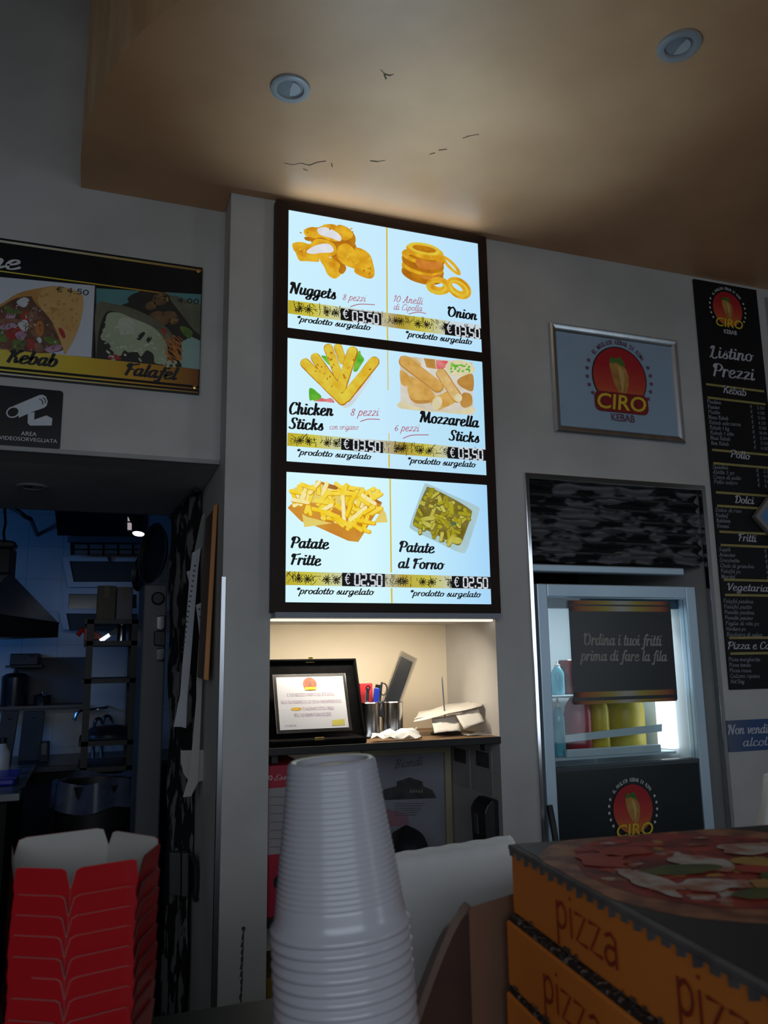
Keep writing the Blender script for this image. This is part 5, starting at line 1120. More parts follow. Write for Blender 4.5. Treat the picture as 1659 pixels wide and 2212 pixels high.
def kframe(nm, pts_o, pts_i, Y, dep, mat):
    m_ = MB(); n_ = 4; o = [PY(x, y, Y) for x, y in pts_o]; i_ = [PY(x, y, Y) for x, y in pts_i]; d = V((0, dep, 0))
    vs = o+i_+[p+d for p in o]+[p+d for p in i_]
    fs = []
    for k in range(4):
        j = (k+1) % 4; fs += [(k,j,4+j,4+k),(8+j,8+k,12+k,12+j),(k,8+k,8+j,j),(4+k,4+j,12+j,12+k)]
    m_.add(vs, fs); return m_.build(nm, mat, win)
mb = MB(); kp(mb, [(118,1098),(310,1102),(308,1158),(124,1156)], 3.17, .03); mb.build('upper_pane', pane, win)
mb = MB(); kp(mb, [(146,1158),(310,1160),(310,1172),(146,1170)], 3.14, .05); mb.build('transom', pm('transom_grey', (.16,.17,.18)), win)
mb = MB(); kp(mb, [(152,1171),(310,1173),(310,1200),(152,1198)], 3.18, .02); mb.build('vent_back', blackmatt, win)
for r_ in range(2):
    for k in range(5):
        x0 = 162+k*32; y0 = 1176+r_*12.5; mb = MB(); kp(mb, [(x0,y0),(x0+27,y0+.3),(x0+27,y0+9.3),(x0,y0+9)], 3.165, .015); mb.build('glass_block', pm('block_glass', (.20,.19,.19), (.30,.28,.27), 30, .3), win)
kframe('sash_frame', [(134,1203),(312,1205),(308,1268),(148,1268)], [(150,1212),(312,1213),(306,1257),(159,1257)], 3.04, .03, wf)
mb = MB(); kp(mb, [(148,1211),(314,1212),(308,1258),(158,1258)], 3.05, .01); mb.build('sash_pane', pm('pane_grey', (.05,.055,.06)), win)
mb = MB(); kp(mb, [(231,1202),(241,1202),(240,1210),(237,1215),(234,1210)], 3.02, .02); mb.build('latch', black, win)
kframe('fixed_frame', [(137,1269),(300,1271),(300,1318),(137,1318)], [(149,1283),(296,1284),(296,1314),(148,1314)], 3.12, .06, wf)
mb = MB(); kp(mb, [(148,1282),(298,1283),(298,1315),(148,1315)], 3.16, .02); mb.build('fixed_pane', pane, win)
kframe('lower_sash', [(127,1317),(300,1318),(296,1360),(136,1360)], [(143,1325),(298,1326),(294,1360),(150,1360)], 3.02, .03, wf)
mb = MB(); kp(mb, [(142,1324),(300,1325),(295,1362),(150,1362)], 3.03, .01); mb.build('lower_pane', pm('pane_grey', (.05,.055,.06)), win)
# extractor hood
hd = thing('extractor_hood', 'blue lit steel extractor hood at the left of the kitchen', 'extractor hood', (-.75, 1.8, 1.6))
hst = pm('hood_steel', (.13,.18,.27), (.07,.10,.16), 5, .4, .3)
L0, L1, R0, R1 = PY(-60,1376,1.55), PY(-60,1318,1.55), PY(125,1377,2.1), PY(127,1346,2.1); T0, T1 = PY(-60,1190,1.75), PY(22,1237,2.05)
dd = V((-.35,.45,0))
mb = MB(); mb.prism([L0, R0, R1, L1], dd); mb.build('rim', pm('hood_dark', (.02,.022,.025), (.03,.032,.036), 8, .3), hd)
mb = MB(); mb.prism([L1, R1, T1, T0], dd*.6); mb.build('canopy', hst, hd)
mb = MB(); mb.tube([L1, R1], .004, 6); mb.build('edge_strip', chrome, hd)
a, b = PY(-40,1235,1.95), PY(22,1172,1.95); mb = MB(); mb.box(a.x, b.x, 1.95, 2.3, a.z, b.z); mb.build('duct', pm('duct_dark', (.03,.03,.035)), hd)
mb = MB(); mb.tube([PY(10,1096,1.9), PY(12,1130,1.9), PY(8,1150,1.9), PY(10,1172,1.9)], .006, 8); mb.build('cable', black, hd, True)
mb = MB(); kp(mb, [(-8,1165),(16,1166),(34,1170),(36,1178),(26,1184),(-8,1182)], 1.9, .1); mb.build('motor', black, hd, bevel=.01)
mb = MB(); mb.tube([PY(22,1096,2.6), PY(42,1106,2.6), PY(54,1116,2.6), PY(66,1121,2.6), (PY(66,1121,2.6).x, 3.21, PY(66,1121,2.6).z)], .012, 8); tag(mb.build('pipe', black, None, True), 'thin dark pipe bending along the top of the kitchen wall', 'pipe')
# clip lamp
lp = PY(299,1153,2.6); t = thing('kitchen_lamp', 'small bright spot lamp hanging near the top of the kitchen back', 'lamp', lp)
MB().lathe([(.034,0),(.036,.004),(.028,.02),(.012,.034),(.008,.04),(0,.04)], lp, 24, ax=(.12,.25,.96)).build('shade', pm('lamp_shade_grey', (.2,.2,.22)), t, True)
MB().lathe([(0,-.004),(.030,-.003),(.033,.002)], lp, 24, ax=(.12,.25,.96)).build('bulb_glass', em('lamp_white', (1,1,1), (1,1,1), 2, 3.0), t, True)
mb = MB(); mb.tube([lp+V((.004,.008,.03)), PY(284,1128,2.6), PY(277,1112,2.6), PY(274,1085,2.6), (PY(274,1085,2.6).x, 2.6, 2.7)], .005, 6); mb.build('arm', black, t, True)
mb = MB(); kp(mb, [(276,1116),(284,1125),(276,1125)], 3.15, .01); mb.build('sky_pane', em('sky_glimpse', (.55,.47,.50), (.6,.52,.55), 3, .55), win)
mb = MB(); kp(mb, [(275.5,1129),(284.5,1129),(284.5,1144.5),(275.5,1144)], 3.15, .01); mb.build('sky_pane', em('sky_glimpse', (.55,.47,.50), (.6,.52,.55), 3, .55), win)
# tall cabinet with latches
cab = thing('steel_cabinet', 'tall grey steel cabinet with two chrome latches at the right of the kitchen', 'cabinet', (.2, 1.5, 0))
a, b = PY(312,1262,1.25), PY(362,1262,1.25)
mb = MB(); mb.box(a.x, b.x, 1.25, 1.62, 0, a.z); mb.build('body', pm('cabinet_grey', (.13,.14,.145), (.11,.115,.12), 5, .5), cab, bevel=.006)
for y0, y1 in ((1328,1362),(1398,1428)):
    mb = MB(); kp(mb, [(338,y0+3),(357,y0),(357,y1-6),(350,y1),(338,y1-2)], 1.215, .035); mb.build('latch', chrome, cab, bevel=.004)
mb = MB(); kp(mb, [(333,1363),(358,1363),(358,1396),(333,1394)], 1.22, .03); mb.build('lock_block', black, cab, bevel=.004)
c_ = PY(341,1293,1.25); MB().lathe([(.026,0),(.026,.012),(.02,.018),(0,.018)], c_, 24, ax=(0,-1,0)).build('knob', black, cab, True)
# round trays leaning above the cabinet
for k, (px, pyc, h_, label) in enumerate(((326,1196,66,'large round dark tray leaning upright above the cabinet'),(300,1238,42,'smaller round dark tray leaning left of the large one'))):
    c_ = PY(px+8, pyc, 1.6+.2*k); r_ = (PY(px, pyc-h_, 1.6).z-PY(px, pyc+h_, 1.6).z)/2
    t = thing('round_tray', label, 'tray', c_-V((0,0,r_)))
    MB().lathe([(0,-.004),(r_*.9,-.004),(r_,.012),(r_*.97,.014),(r_*.88,0),(0,0)], c_, 40, ax=(-.93,-.36,.06)).build('tray_disc', pm('tray_dark', (.014,.016,.020), (.02,.022,.028), 6, .5, .0), t, True)
    MB().lathe([(r_*.985,.010),(r_*1.012,.013),(r_*.985,.016),(r_*.965,.013),(r_*.985,.010)], c_, 40, ax=(-.93,-.36,.06)).build('tray_rim', hst, t, True)
# black rack with its things
rk = thing('storage_rack', 'black metal storage rack in front of the kitchen window', 'rack', (-.02, 2.2, 0))
bk_ = pm('rack_black', (.010,.010,.011), (.016,.016,.017), 9, .5)
for px in (188, 286):
    for Y in (2.1, 2.45):
        a, b = PY(px-5, 1338, 2.1), PY(px+5, 1690, 2.1); x0 = PY(px, 1500, 2.1).x; mb = MB(); mb.box(x0-.016, x0+.016, Y-.015, Y+.015, 0, PY(px,1336,2.1).z); mb.build('post', bk_, rk)
xa, xb_ = PY(184,1500,2.1).x-.018, PY(290,1500,2.1).x+.02; shz = []
for y in (1342, 1389, 1470, 1604, 1660):
    z = PY(230, y, 2.1).z; shz.append(z); mb = MB(); mb.box(xa, xb_, 2.085, 2.465, z-.013, z+.010); mb.build('shelf', bk_, rk)
def kbox(nm, px0, px1, pyt, Y, z0, dep, mat, label, cat_, lid=None):
    a, b = PY(px0, pyt, Y), PY(px1, pyt, Y); t_ = thing(nm, label, cat_, ((a.x+b.x)/2, Y+dep/2, z0))
    mb = MB(); mb.box(a.x, b.x, Y, Y+dep, z0+.0005, a.z); mb.build('carton', mat, t_, bevel=.004)
    mb = MB(); mb.box((a.x+b.x)/2-.012, (a.x+b.x)/2+.012, Y-.0012, Y+dep, a.z-.06, a.z+.0008); mb.build('tape', pm('parcel_tape', (.2,.16,.1)), t_)
kbox('cardboard_box', 211, 252, 1265, 2.14, shz[0]+.0105, .25, pm('cardboard_dark', (.13,.10,.07), (.10,.08,.055), 10), 'brown cardboard box standing on top of the black rack', 'box')
kbox('grey_box', 253, 288, 1268, 2.16, shz[0]+.0105, .22, pm('box_greyblue', (.20,.19,.22), (.17,.165,.19), 8), 'pale grey box right of the cardboard box on the rack', 'box')
mb = MB(); z0_ = shz[1]+.011; a, b = PY(196,1356,2.2), PY(226,1386,2.2)
t = thing('dustpan', 'red plastic dustpan on the second shelf of the black rack', 'dustpan', (a.x+.02, 2.2, z0_))
mb.prism([(a.x-.03, 2.2, z0_), (b.x, 2.2, z0_+.01), (b.x-.005, 2.2, z0_+.022), (a.x, 2.2, a.z), (a.x-.03, 2.2, a.z)], (0,.12,0)); mb.build('scoop', pm('red_plastic', (.60,.03,.015), (.50,.02,.012), 8, .4), t, bevel=.004)
mb = MB(); mb.tube([(a.x-.025,2.26,a.z-.01),(a.x-.045,2.26,a.z-.012),(a.x-.06,2.26,z0_+.03)], .012, 8); mb.build('handle', pm('red_plastic', (.60,.03,.015)), t, True)
for k in range(2):
    p0, p1 = PY(216+k*6,1384-k*2,2.13), PY(250+k*4,1362-k*3,2.13); t = thing('kitchen_knife', ('shiny kitchen knife in front of the red dustpan on rack','second kitchen knife behind the shiny one on the rack')[k], 'knife', (p0.x, 2.13+.05*k, z0_))
    sh_ = V((0,.05*k,0)); mb = MB(); mb.bar(p0+sh_, p0.lerp(p1,.6)+sh_, .016, .003, (0,1,0)); mb.build('blade', chrome, t); mb = MB(); mb.bar(p0.lerp(p1,.6)+sh_, p1+sh_, .018, .012, (0,1,0)); mb.build('handle', black, t)
c_ = PY(262,1385,2.2); t = thing('steel_jar', 'small steel jar on the right of the second rack shelf', 'jar', (c_.x, 2.2, z0_)); MB().lathe([(0,0),(.022,0),(.022,.07),(.018,.078),(0,.078)], (c_.x,2.2,z0_), 20).build('jar_body', steel, t, True); MB().lathe([(.02,.078),(.023,.08),(.023,.09),(0,.092)], (c_.x,2.2,z0_), 20).build('lid', chrome, t, True)
z0_ = shz[3]+.011; c_ = PY(236,1600,2.25); t = thing('dark_bowl', 'upturned dark bowl on the fourth shelf of the black rack', 'bowl', (c_.x, 2.25, z0_)); MB().lathe([(.13,0),(.125,.02),(.09,.05),(.04,.062),(0,.062)], (c_.x,2.25,z0_), 28).build('bowl_shell', pm('bowl_dark', (.02,.02,.025), (.03,.03,.035), 8, .3), t, True); MB().lathe([(.13,.0),(.134,.004),(.13,.008),(.126,.004),(.13,0)], (c_.x,2.25,z0_), 28).build('rim', hst, t, True)
# worktops
zc_ = PY(150,1652,2.62).z
wt = thing('kitchen_counter', 'dark worktop along the kitchen back wall', 'counter', (-.7, 2.9, 0))
dkc = pm('counter_dark', (.02,.022,.026), (.03,.032,.038), 6, .35)
mb = MB(); mb.box(-2.3, .9, 2.6, 3.19, zc_-.03, zc_); mb.build('worktop', dkc, wt, bevel=.003)
mb = MB(); mb.box(-2.3, .9, 2.65, 3.19, 0, zc_-.03); mb.build('carcass', blackmatt, wt)
zl_ = PY(40,1678,2.0).z
wt = thing('side_counter', 'steel topped counter at the left front of the kitchen', 'counter', (-1.2, 1.9, 0)); xe = PY(74,1662,2.35).x
mb = MB(); mb.box(-2.3, xe, 1.5, 2.45, zl_-.03, zl_); mb.build('worktop', pm('steel_top', (.30,.32,.34), (.24,.26,.28), 6, .3, .6), wt, bevel=.003)
mb = MB(); mb.box(-2.3, xe-.05, 1.55, 2.40, 0, zl_-.03); mb.build('carcass', blackmatt, wt)
mb = MB(); mb.tube([PY(32,1710,1.53), PY(56,1698,1.53)], .006, 6); mb.build('pull_handle', steel, wt, True)
def kthing(nm, px, Y, z0, prof, mat, label, cat_, part='body', n=24, extra=None):
    x = PY(px, 1500, Y).x; t_ = thing(nm, label, cat_, (x, Y, z0)); MB().lathe(prof, (x, Y, z0), n).build(part, mat, t_, True)
    if extra: MB().lathe(extra[0], (x, Y, z0), n).build(extra[2], extra[1], t_, True)
wp = pm('white_plastic', (.62,.66,.70), (.56,.60,.64), 8, .4)
kthing('detergent_bottle', 13, 2.1, zl_+.0005, [(0,0),(.036,0),(.038,.02),(.036,.10),(.018,.13),(.016,.14),(0,.14)], wp, 'white detergent bottle on the left kitchen counter', 'bottle', extra=([(.017,.14),(.018,.165),(.0,.167)], black, 'cap'))
a, b = PY(-12,1658,2.0), PY(44,1658,2.0); t = thing('blue_tray', 'deep blue plastic tray beside the white bottle on counter', 'tray', ((a.x+b.x)/2, 1.85, zl_))
mb = MB(); mb.box(a.x, b.x, 1.72, 1.98, zl_+.0005, zl_+.03); mb.build('tray_base', pm('blue_tray_plastic', (.02,.04,.45), (.02,.03,.38), 8, .35), t, bevel=.008); mb = MB(); mb.box(a.x-.008, b.x+.008, 1.712, 1.988, zl_+.03, zl_+.034); mb.build('rim', pm('blue_tray_plastic', (.02,.04,.45)), t)
def slabk(px0, px1, pyt, Y, label, tilt=.0):
    a, b = PY(px0, pyt, Y), PY(px1, pyt, Y); zb0 = zc_ if Y > 2.6 else zl_
    t_ = thing('cutting_board', label, 'cutting board', ((a.x+b.x)/2, Y, zb0)); mb = MB(); mb.prism([(a.x, Y, zb0+.001), (b.x, Y, zb0+.001), (b.x+tilt, Y+.05, a.z), (a.x+tilt, Y+.05, a.z)], (0,.018,0)); mb.build('board', pm('board_dark', (.03,.032,.035), (.04,.042,.046), 6), t_, bevel=.004)
    mb = MB(); mb.lathe([(.0,-.001),(.012,-.001),(.012,.001)], ((a.x+b.x)/2+tilt*.9, Y+.044, a.z-.03), 16, ax=(0,-1,.3)); mb.build('hole', blackmatt, t_)
slabk(45, 92, 1538, 2.9, 'dark cutting board leaning on the kitchen tiles behind the counter', .01); slabk(-8, 30, 1538, 2.3, 'dark cutting board at the far left beside the white bottle', .02)
kbox('dark_crate', 86, 106, 1606, 2.8, zc_, .14, pm('crate_dark', (.02,.022,.03)), 'small dark crate on the worktop right of the leaning board', 'crate')
# wall shelf with pots
zs_ = PY(100,1523,3.0).z
ws = thing('wall_shelf', 'dark wall shelf with pots above the pale kitchen tiles', 'shelf', (-.5, 3.1, zs_-.02)); a, b = PY(-30,1523,2.95), PY(182,1523,2.95)
mb = MB(); mb.box(a.x, b.x, 2.95, 3.199, zs_-.016, zs_); mb.build('board', dkc, ws)
mb = MB(); mb.box(b.x-.4, b.x, 3.185, 3.199, zs_, PY(120,1420,3.19).z); mb.build('back_panel', pm('panel_bluegrey', (.10,.11,.13)), ws)
kthing('steel_pot', 31, 3.05, zs_, [(0,0),(.07,0),(.072,.02),(.072,.16),(.076,.165),(.07,.165),(0,.15)], pm('pot_dark', (.05,.05,.055), (.07,.07,.075), 6, .25, .7), 'tall dark steel pot on the kitchen wall shelf', 'pot', 'pot_wall', extra=([(.07,.165),(.05,.18),(.012,.185),(.012,.20),(0,.20)], black, 'lid'))
kthing('small_pot', 92, 3.05, zs_, [(0,0),(.045,0),(.047,.05),(.049,.055),(.045,.055),(0,.05)], pm('pot_dark', (.05,.05,.055)), 'small dark pot on the kitchen wall shelf right of the tall pot', 'pot', 'pot_wall', extra=([(.045,.055),(.03,.064),(.01,.066),(.01,.075),(0,.075)], chrome, 'lid'))
zu_ = PY(60,1437,2.95).z
t = thing('dark_oven', 'black small oven on the upper kitchen wall bracket below hood', 'oven', (PY(52,1437,2.95).x, 3.05, zu_)); a, b = PY(22,1412,2.95), PY(84,1412,2.95)
mb = MB(); mb.box(a.x, b.x, 2.95, 3.19, zu_, a.z); mb.build('body', black, t, bevel=.006); mb = MB(); mb.tube([PY(64,1416,2.94), PY(72,1416,2.94)], .006, 8); mb.build('knob', chrome, t, True)
mb = MB(); mb.box(a.x-.02, b.x+.02, 2.95, 3.199, zu_-.012, zu_); tag(mb.build('oven_bracket', bk_, None), 'thin black bracket shelf carrying the small black oven', 'shelf')
# taps and waste bag
tp = thing('mixer_tap', 'chrome mixer tap with two arched necks seen through the rack', 'tap', (PY(222,1640,2.95).x, 2.95, zc_))
for (x0, x1, yt) in ((204,222,1552),(222,242,1546)):
    pts_ = []
    for k in range(9): an = math.pi*k/8; p = PY((x0+x1)/2-(x1-x0)/2*math.cos(an), yt+18-18*math.sin(an), 2.95); pts_.append(p)
    lo = PY(x0, 1640, 2.95); mb = MB(); mb.tube([(pts_[0].x, 2.95, zc_)]+pts_, .011, 8); mb.build('neck', chrome, tp, True)
mb = MB(); mb.tube([PY(172,1536,2.95), PY(166,1541,2.95), PY(160,1556,2.95)], .010, 8); mb.build('spout', chrome, tp, True)
mb = MB(); mb.tube([PY(172,1536,2.95), PY(190,1533,2.96), PY(230,1528,3.0), (PY(230,1528,3.0).x, 3.199, PY(230,1528,3.0).z)], .008, 8); mb.build('supply_pipe', chrome, tp, True)
bn = thing('waste_bin', 'dark waste bin with a bluish plastic bag over its rim', 'bin', (PY(208,1700,1.86).x, 1.86, 0)); x = PY(208,1700,1.86).x; zt_ = PY(208,1678,1.86).z
MB().lathe([(0,.001),(.14,.001),(.17,zt_-.02),(.165,zt_-.02),(.13,.01),(0,.01)], (x,1.86,0), 28).build('bin_wall', black, bn, True)
mb = MB(); rnd = random.Random(4)
mb.grid(lambda u, v: (x+(.176+.014*math.sin(u*44)+.012*v)*math.cos(2*math.pi*u), 1.86+(.176+.014*math.sin(u*44)+.012*v)*math.sin(2*math.pi*u), zt_-.12*v+.012*math.sin(u*25)), 60, 6); mb.build('liner_bag', pm('bag_bluish', (.09,.11,.17), (.06,.075,.12), 20, .3), bn, True)

# ================================================================== DOOR JAMB
def zj1(x, y): return (340+x*.1719, 1080+y*.1718)
def zj2(x, y): return (340+x*.2532, 1440+y*.2532)
cu = thing('camouflage_curtain', 'bunched black and grey camouflage curtain hanging at the kitchen door jamb', 'curtain', (.27, .65, .4))
def cf(u, v):
    z = 2.03-1.62*v; w_ = 1-.35*v+.05*math.sin(v*9); y = .43+.50*u*w_
    return (.288-.030*u*w_+.013*math.sin(u*26+v*3)+.004*math.sin(v*31+u*7), y, z)
mb = MB(); mb.grid(cf, 90, 60); o_ = mb.build('pleated_cloth', camo2, cu, True, angle=80); o_.modifiers.new('thickness', 'SOLIDIFY').thickness = .002
mb = MB(); mb.tube([(.286,.42,2.028),(.252,.94,2.028)], .008, 8); mb.build('rod', bk_, cu)
ob_ = thing('orange_board', 'narrow orange wooden board leaning on the kitchen door jamb', 'board', (.29, .2, 1.5))
p_ = [PY(461,1092,.10), PY(471,1087,.10), PY(451,1471,.10), PY(440,1468,.10)]
mb = MB(); mb.prism(p_, (0,.012,0)); mb.build('edge', pm('orange_wood', (.58,.24,.06), (.50,.19,.04), 6, .5, stretch=(4,4,.6)), ob_, bevel=.002)
mb = MB(); mb.prism([p_[0]+V((.004,.012,-.006)), p_[1]+V((-.002,.012,-.004)), p_[2]+V((-.002,.012,.004)), p_[3]+V((.004,.012,.004))], (0,.17,0)); mb.build('panel', pm('brown_wood', (.22,.13,.07), (.16,.09,.05), 6, .6), ob_)
pw = pm('jamb_paper', (.46,.47,.51), (.40,.41,.45), 8, .7); pg = pm('jamb_paper_grey', (.26,.26,.25), (.20,.20,.19), 10, .7)
def jsheet(nm, label, pts, Y, mat, marks=None):
    t_ = thing(nm, label, 'paper', PY(pts[0][0], pts[0][1], Y)); mb = MB(); mb.prism([PY(x, y, Y) for x, y in pts], (0,.0012,0)); mb.build('sheet', mat, t_)
    if marks:
        f_ = wall_fr(Y)
        for (x, y, w_, h_) in marks: m_ = MB(); m_.polypx(f_, [(x-w_,y-h_),(x+w_,y-h_*.6),(x+w_,y+h_),(x-w_,y+h_*.6)], .0008); m_.build('printed_mark', ink, t_)
jsheet('paper_strip', 'long white printed paper strip hanging on the curtain by the door jamb', [(415.6,1194),(433.7,1183),(428,1230),(423,1290),(418,1350),(411,1440),(405,1500),(402,1573),(391,1570),(375,1570),(389,1500),(394,1440),(399,1380),(404,1320),(409,1250)], .30, pw, [(421-k*1.55, 1222+k*11, 2.2, 2.0) for k in range(18)])
jsheet('paper_slip', 'grey translucent slip above the long printed strip on the curtain', [(436,1114),(443,1109),(437,1184),(420,1190)], .31, pg)
jsheet('paper_note', 'short printed note hanging between the long strip and the orange board', [(423,1307),(441,1299),(440,1350),(437,1400),(431,1380),(428,1345)], .29, pw, [(430,1316,1.5,3),(435,1318,2,5),(432,1333,1.5,2.5),(433,1343,1.2,2)])
jsheet('paper_corner', 'small white paper corner showing left of the long printed strip', [(403,1235),(411,1232),(409,1262)], .32, pw)
jsheet('paper_roll_end', 'long blank paper hanging down below the orange board', [(424,1476),(430,1380),(436,1370),(438,1440),(434,1540),(431,1620),(428,1690),(413,1720),(395,1722),(406,1684),(414,1625),(424,1510)], .28, pm('blank_paper', (.46,.45,.42), (.40,.39,.36), 6))
jsheet('paper_plate', 'half hidden pale paper plate behind the blank hanging paper', [(390,1621),(446,1620),(444,1685),(425,1690),(407,1686),(397,1672),(391,1650)], .285, pm('plate_paper', (.40,.39,.36), (.36,.35,.32), 6))
dl = thing('door_latch', 'dark metal latch box with curved hook low on the door jamb', 'latch', PY(395,1940,.30))
mb = MB(); kp(mb, [(366,1842),(391,1842),(391,1936),(366,1934)], .31, .03); mb.build('case', pm('latch_dark', (.05,.048,.045)), dl, bevel=.003)
mb = MB(); kp(mb, [(393,1843),(408,1843),(407,1938),(393,1938)], .31, .035); mb.build('slide', pm('latch_dark2', (.07,.066,.062)), dl, bevel=.003)
mb = MB(); mb.tube([PY(*p, .30) for p in cat([(408,1846),(417,1852),(424,1875),(424,1910),(422,1935),(425,1946)], False, 4)], [.008]*17+[.007]*4, 8); mb.build('hook', black, dl, True)

# ================================================================== SERVING COUNTER IN FRONT
ZT_ = 1.181
ct = thing('serving_counter', 'black stone serving counter carrying the cups, red cartons and pizza boxes', 'counter', (.1, -1.6, 0))
yb_ = PZ(510,2165,ZT_).y
mb = MB(); mb.box(-.9, 1.6, -2.05, yb_, ZT_-.03, ZT_); mb.build('worktop', pm('black_stone', (.008,.008,.009), (.012,.012,.013), 30, .35, spec=.15), ct, bevel=.004)
mb = MB(); mb.box(-.9, 1.6, -2.0, yb_-.03, 0, ZT_-.03); mb.build('front_panel', blackmatt, ct)
# ---- nested white cups, upside down, leaning a little
ctop = PT(716,1640,.454); crim = PT(748,2000,.438)
axis = (crim-ctop); HC = axis.length; axis.normalize()
axis = (axis+V((0,0,-.55))).normalized()
cupm = pm('white_cup_plastic', (.49,.49,.535), (.45,.45,.495), 6, .22, spec=.7)
RB, RR = .0252, .0385
prof = []
NR = 27
for k in range(NR*4+1):
    u = k/(NR*4); z = .004+(HC-.014)*u; r = RB+(RR-.0028-RB)*u
    prof.append((r+(.00026*math.sin(2*math.pi*NR*u) if u < .92 else 0), -z))
outer = [(RB-.006, -.0035), (RB-.0045, -.0006), (RB-.002, 0), (RB-.0005, -.0015)]+prof+[(RR-.0018, -HC+.0048), (RR-.0002, -HC+.0036), (RR+.0004, -HC+.0020), (RR-.0002, -HC+.0006), (RR-.0025, -HC)]
inner_ = [(RR-.0028, -HC+.004), (RR-.0034, -HC+.012), (RB-.001, -.006), (0, -.006)]
base_ = [(0, -.0038), (RB*.35, -.0036), (RB*.5, -.0030), (RB*.62, -.0036), (RB-.006, -.0035)]
mb = MB(); mb.lathe(base_+outer+inner_, (0,0,0), 72); cup_me = mb.build('plastic_cup', cupm, None, True, angle=60)
rotq = V((0,0,-1)).rotation_difference(axis)
cup_me.rotation_mode = 'QUATERNION'; cup_me.rotation_quaternion = rotq
PITCHC = .0056; k = 0; names = ['topmost','second','third','fourth','fifth','sixth','seventh','eighth','ninth','tenth','eleventh','twelfth','thirteenth','fourteenth','fifteenth','sixteenth','seventeenth','eighteenth','nineteenth','twentieth']
while True:
    o = cup_me if k == 0 else cup_me.copy()
    if k: COL.objects.link(o)
    loc = ctop+axis*(PITCHC*k)
    if (loc+axis*HC).z < ZT_+.0036: bpy.data.objects.remove(o); break
    rv = axis.cross(V((0,1,0))).normalized(); j = random.Random(k)
    o.location = loc+V((j.uniform(-.00025,.00025), j.uniform(-.00025,.00025), 0)) if k else loc
    if k == 0: lab = 'topmost white ribbed plastic cup of the leaning stack, its base facing up'
    elif k < 20: lab = 'white ribbed plastic cup, %s from the top of the leaning stack' % names[k]
    else: lab = 'white ribbed plastic cup low in the leaning stack, below the twentieth'
    tag(o, lab, 'cup', 'white cups nested upside down'); k += 1
# ---- nested red cartons, six sides that flare upward
redc = pm('red_carton', (.42,.011,.015), (.36,.009,.012), 5, .28, coat=.2); whc = pm('carton_white', (.33,.315,.29), (.29,.28,.26), 4, .6)
CO = PT(165,2100,.50); CO.z = 0
mpx = .50/F
hexa = [(-22,-160),(118,-122),(172,20),(62,165),(-150,112),(-136,-96)]
hexa = [(x*mpx*1.0, y*mpx*1.0) for x, y in hexa]
ang = math.atan2(CO.x-CAMP.x, CO.y-CAMP.y)
hexa = [(x*math.cos(-ang)-y*math.sin(-ang), x*math.sin(-ang)+y*math.cos(-ang)) for x, y in hexa]
HB, HF = .105, .112
def carton_parts(parent):
    def at(i, t, k): a, b = V(hexa[i]), V(hexa[(i+1) % 6]); p = a.lerp(b, t); s_ = .60+.40*k; return V((p.x*s_, p.y*s_, HB*k))
    for i in range(6):
        # one side panel; upper corners rounded; red outside, white inside
        n_ = 14; col = []
        rows = 8
        mo, mi = MB(), MB()
        def top(t):
            e = min(t, 1-t); r_ = .13
            hh = 1.0 if i in (0, 5, 1) else (1.04 if i in (3,) else 1.02)
            return hh-(.11*(1-math.sqrt(max(0, 1-(1-min(e/r_,1))**2))))
        vs = []; fs = []
        for a_ in range(n_+1):
            t = a_/n_
            for b_ in range(rows+1):
                k_ = top(t)*b_/rows; vs.append(at(i, t, k_))
        for a_ in range(n_):
            for b_ in range(rows): q_ = a_*(rows+1)+b_; fs.append((q_, q_+1, q_+rows+2, q_+rows+1))
        nn = (vs[(rows+1)*n_]-vs[0]).cross(V((0,0,1))).normalized()
        mo.add([v+nn*.00035 for v in vs], fs); mi.add([v-nn*.00035 for v in vs], fs)
        p_ = mo.build('side_flap', redc, parent, True, local=True); mi.build('flap_inside', whc, p_, True, local=True)
    mb = MB(); mb.add([V((x*.6, y*.6, .0005)) for x, y in hexa], [tuple(range(6))]); mb.build('base', whc, parent, local=True)
ctg = 'red cartons nested in a stack'
c0_ = None; NCt = 9; PC = .0112; ztop = PT(150,1862,.50).z
z0c = ZT_+.001
for k in range(NCt):
    lab = {0: 'lowest red carton of the nested stack, standing on the black counter', NCt-1: 'topmost red carton of the nested stack, white inside showing'}.get(k, 'red carton, %s from the top of the nested stack' % names[NCt-1-k])
    jit = random.Random(k+3)
    if c0_ is None:
        c0_ = thing('food_carton', lab, 'carton', (CO.x, CO.y, z0c), ctg); carton_parts(c0_); c_ = c0_
    else: c_ = dup(c0_, label=lab)
    c_.location = (CO.x+jit.uniform(-.0007,.0007), CO.y+jit.uniform(-.0007,.0007), z0c+PC*k+(.004 if k == NCt-1 else 0)); c_.rotation_euler = (0, 0, R(jit.uniform(-.8, .8)))
# ---- pizza boxes
ZP = 1.365; HBX = .046
pc = PZ(1103,1824,ZP)
ea = V((math.cos(R(-5.5)), math.sin(R(-5.5)), 0)); eb = V((math.sin(R(-5.5)), -math.cos(R(-5.5)), 0))   # right along the back, and toward the viewer
orange = pm('orange_cardboard', (.86,.25,.030), (.78,.215,.025), 5, .55); greyc = pm('grey_cardboard', (.16,.145,.14), (.10,.09,.088), 40, .8); redtxt = pm('pizza_red_print', (.36,.035,.012), (.30,.028,.010), 30, .6)
lidp = pm('lid_dark_print', (.022,.020,.019), (.035,.030,.028), 6, .45)
def P3(o, a, b, z): return o+ea*a+eb*b+V((0,0,z))
S_ = .33

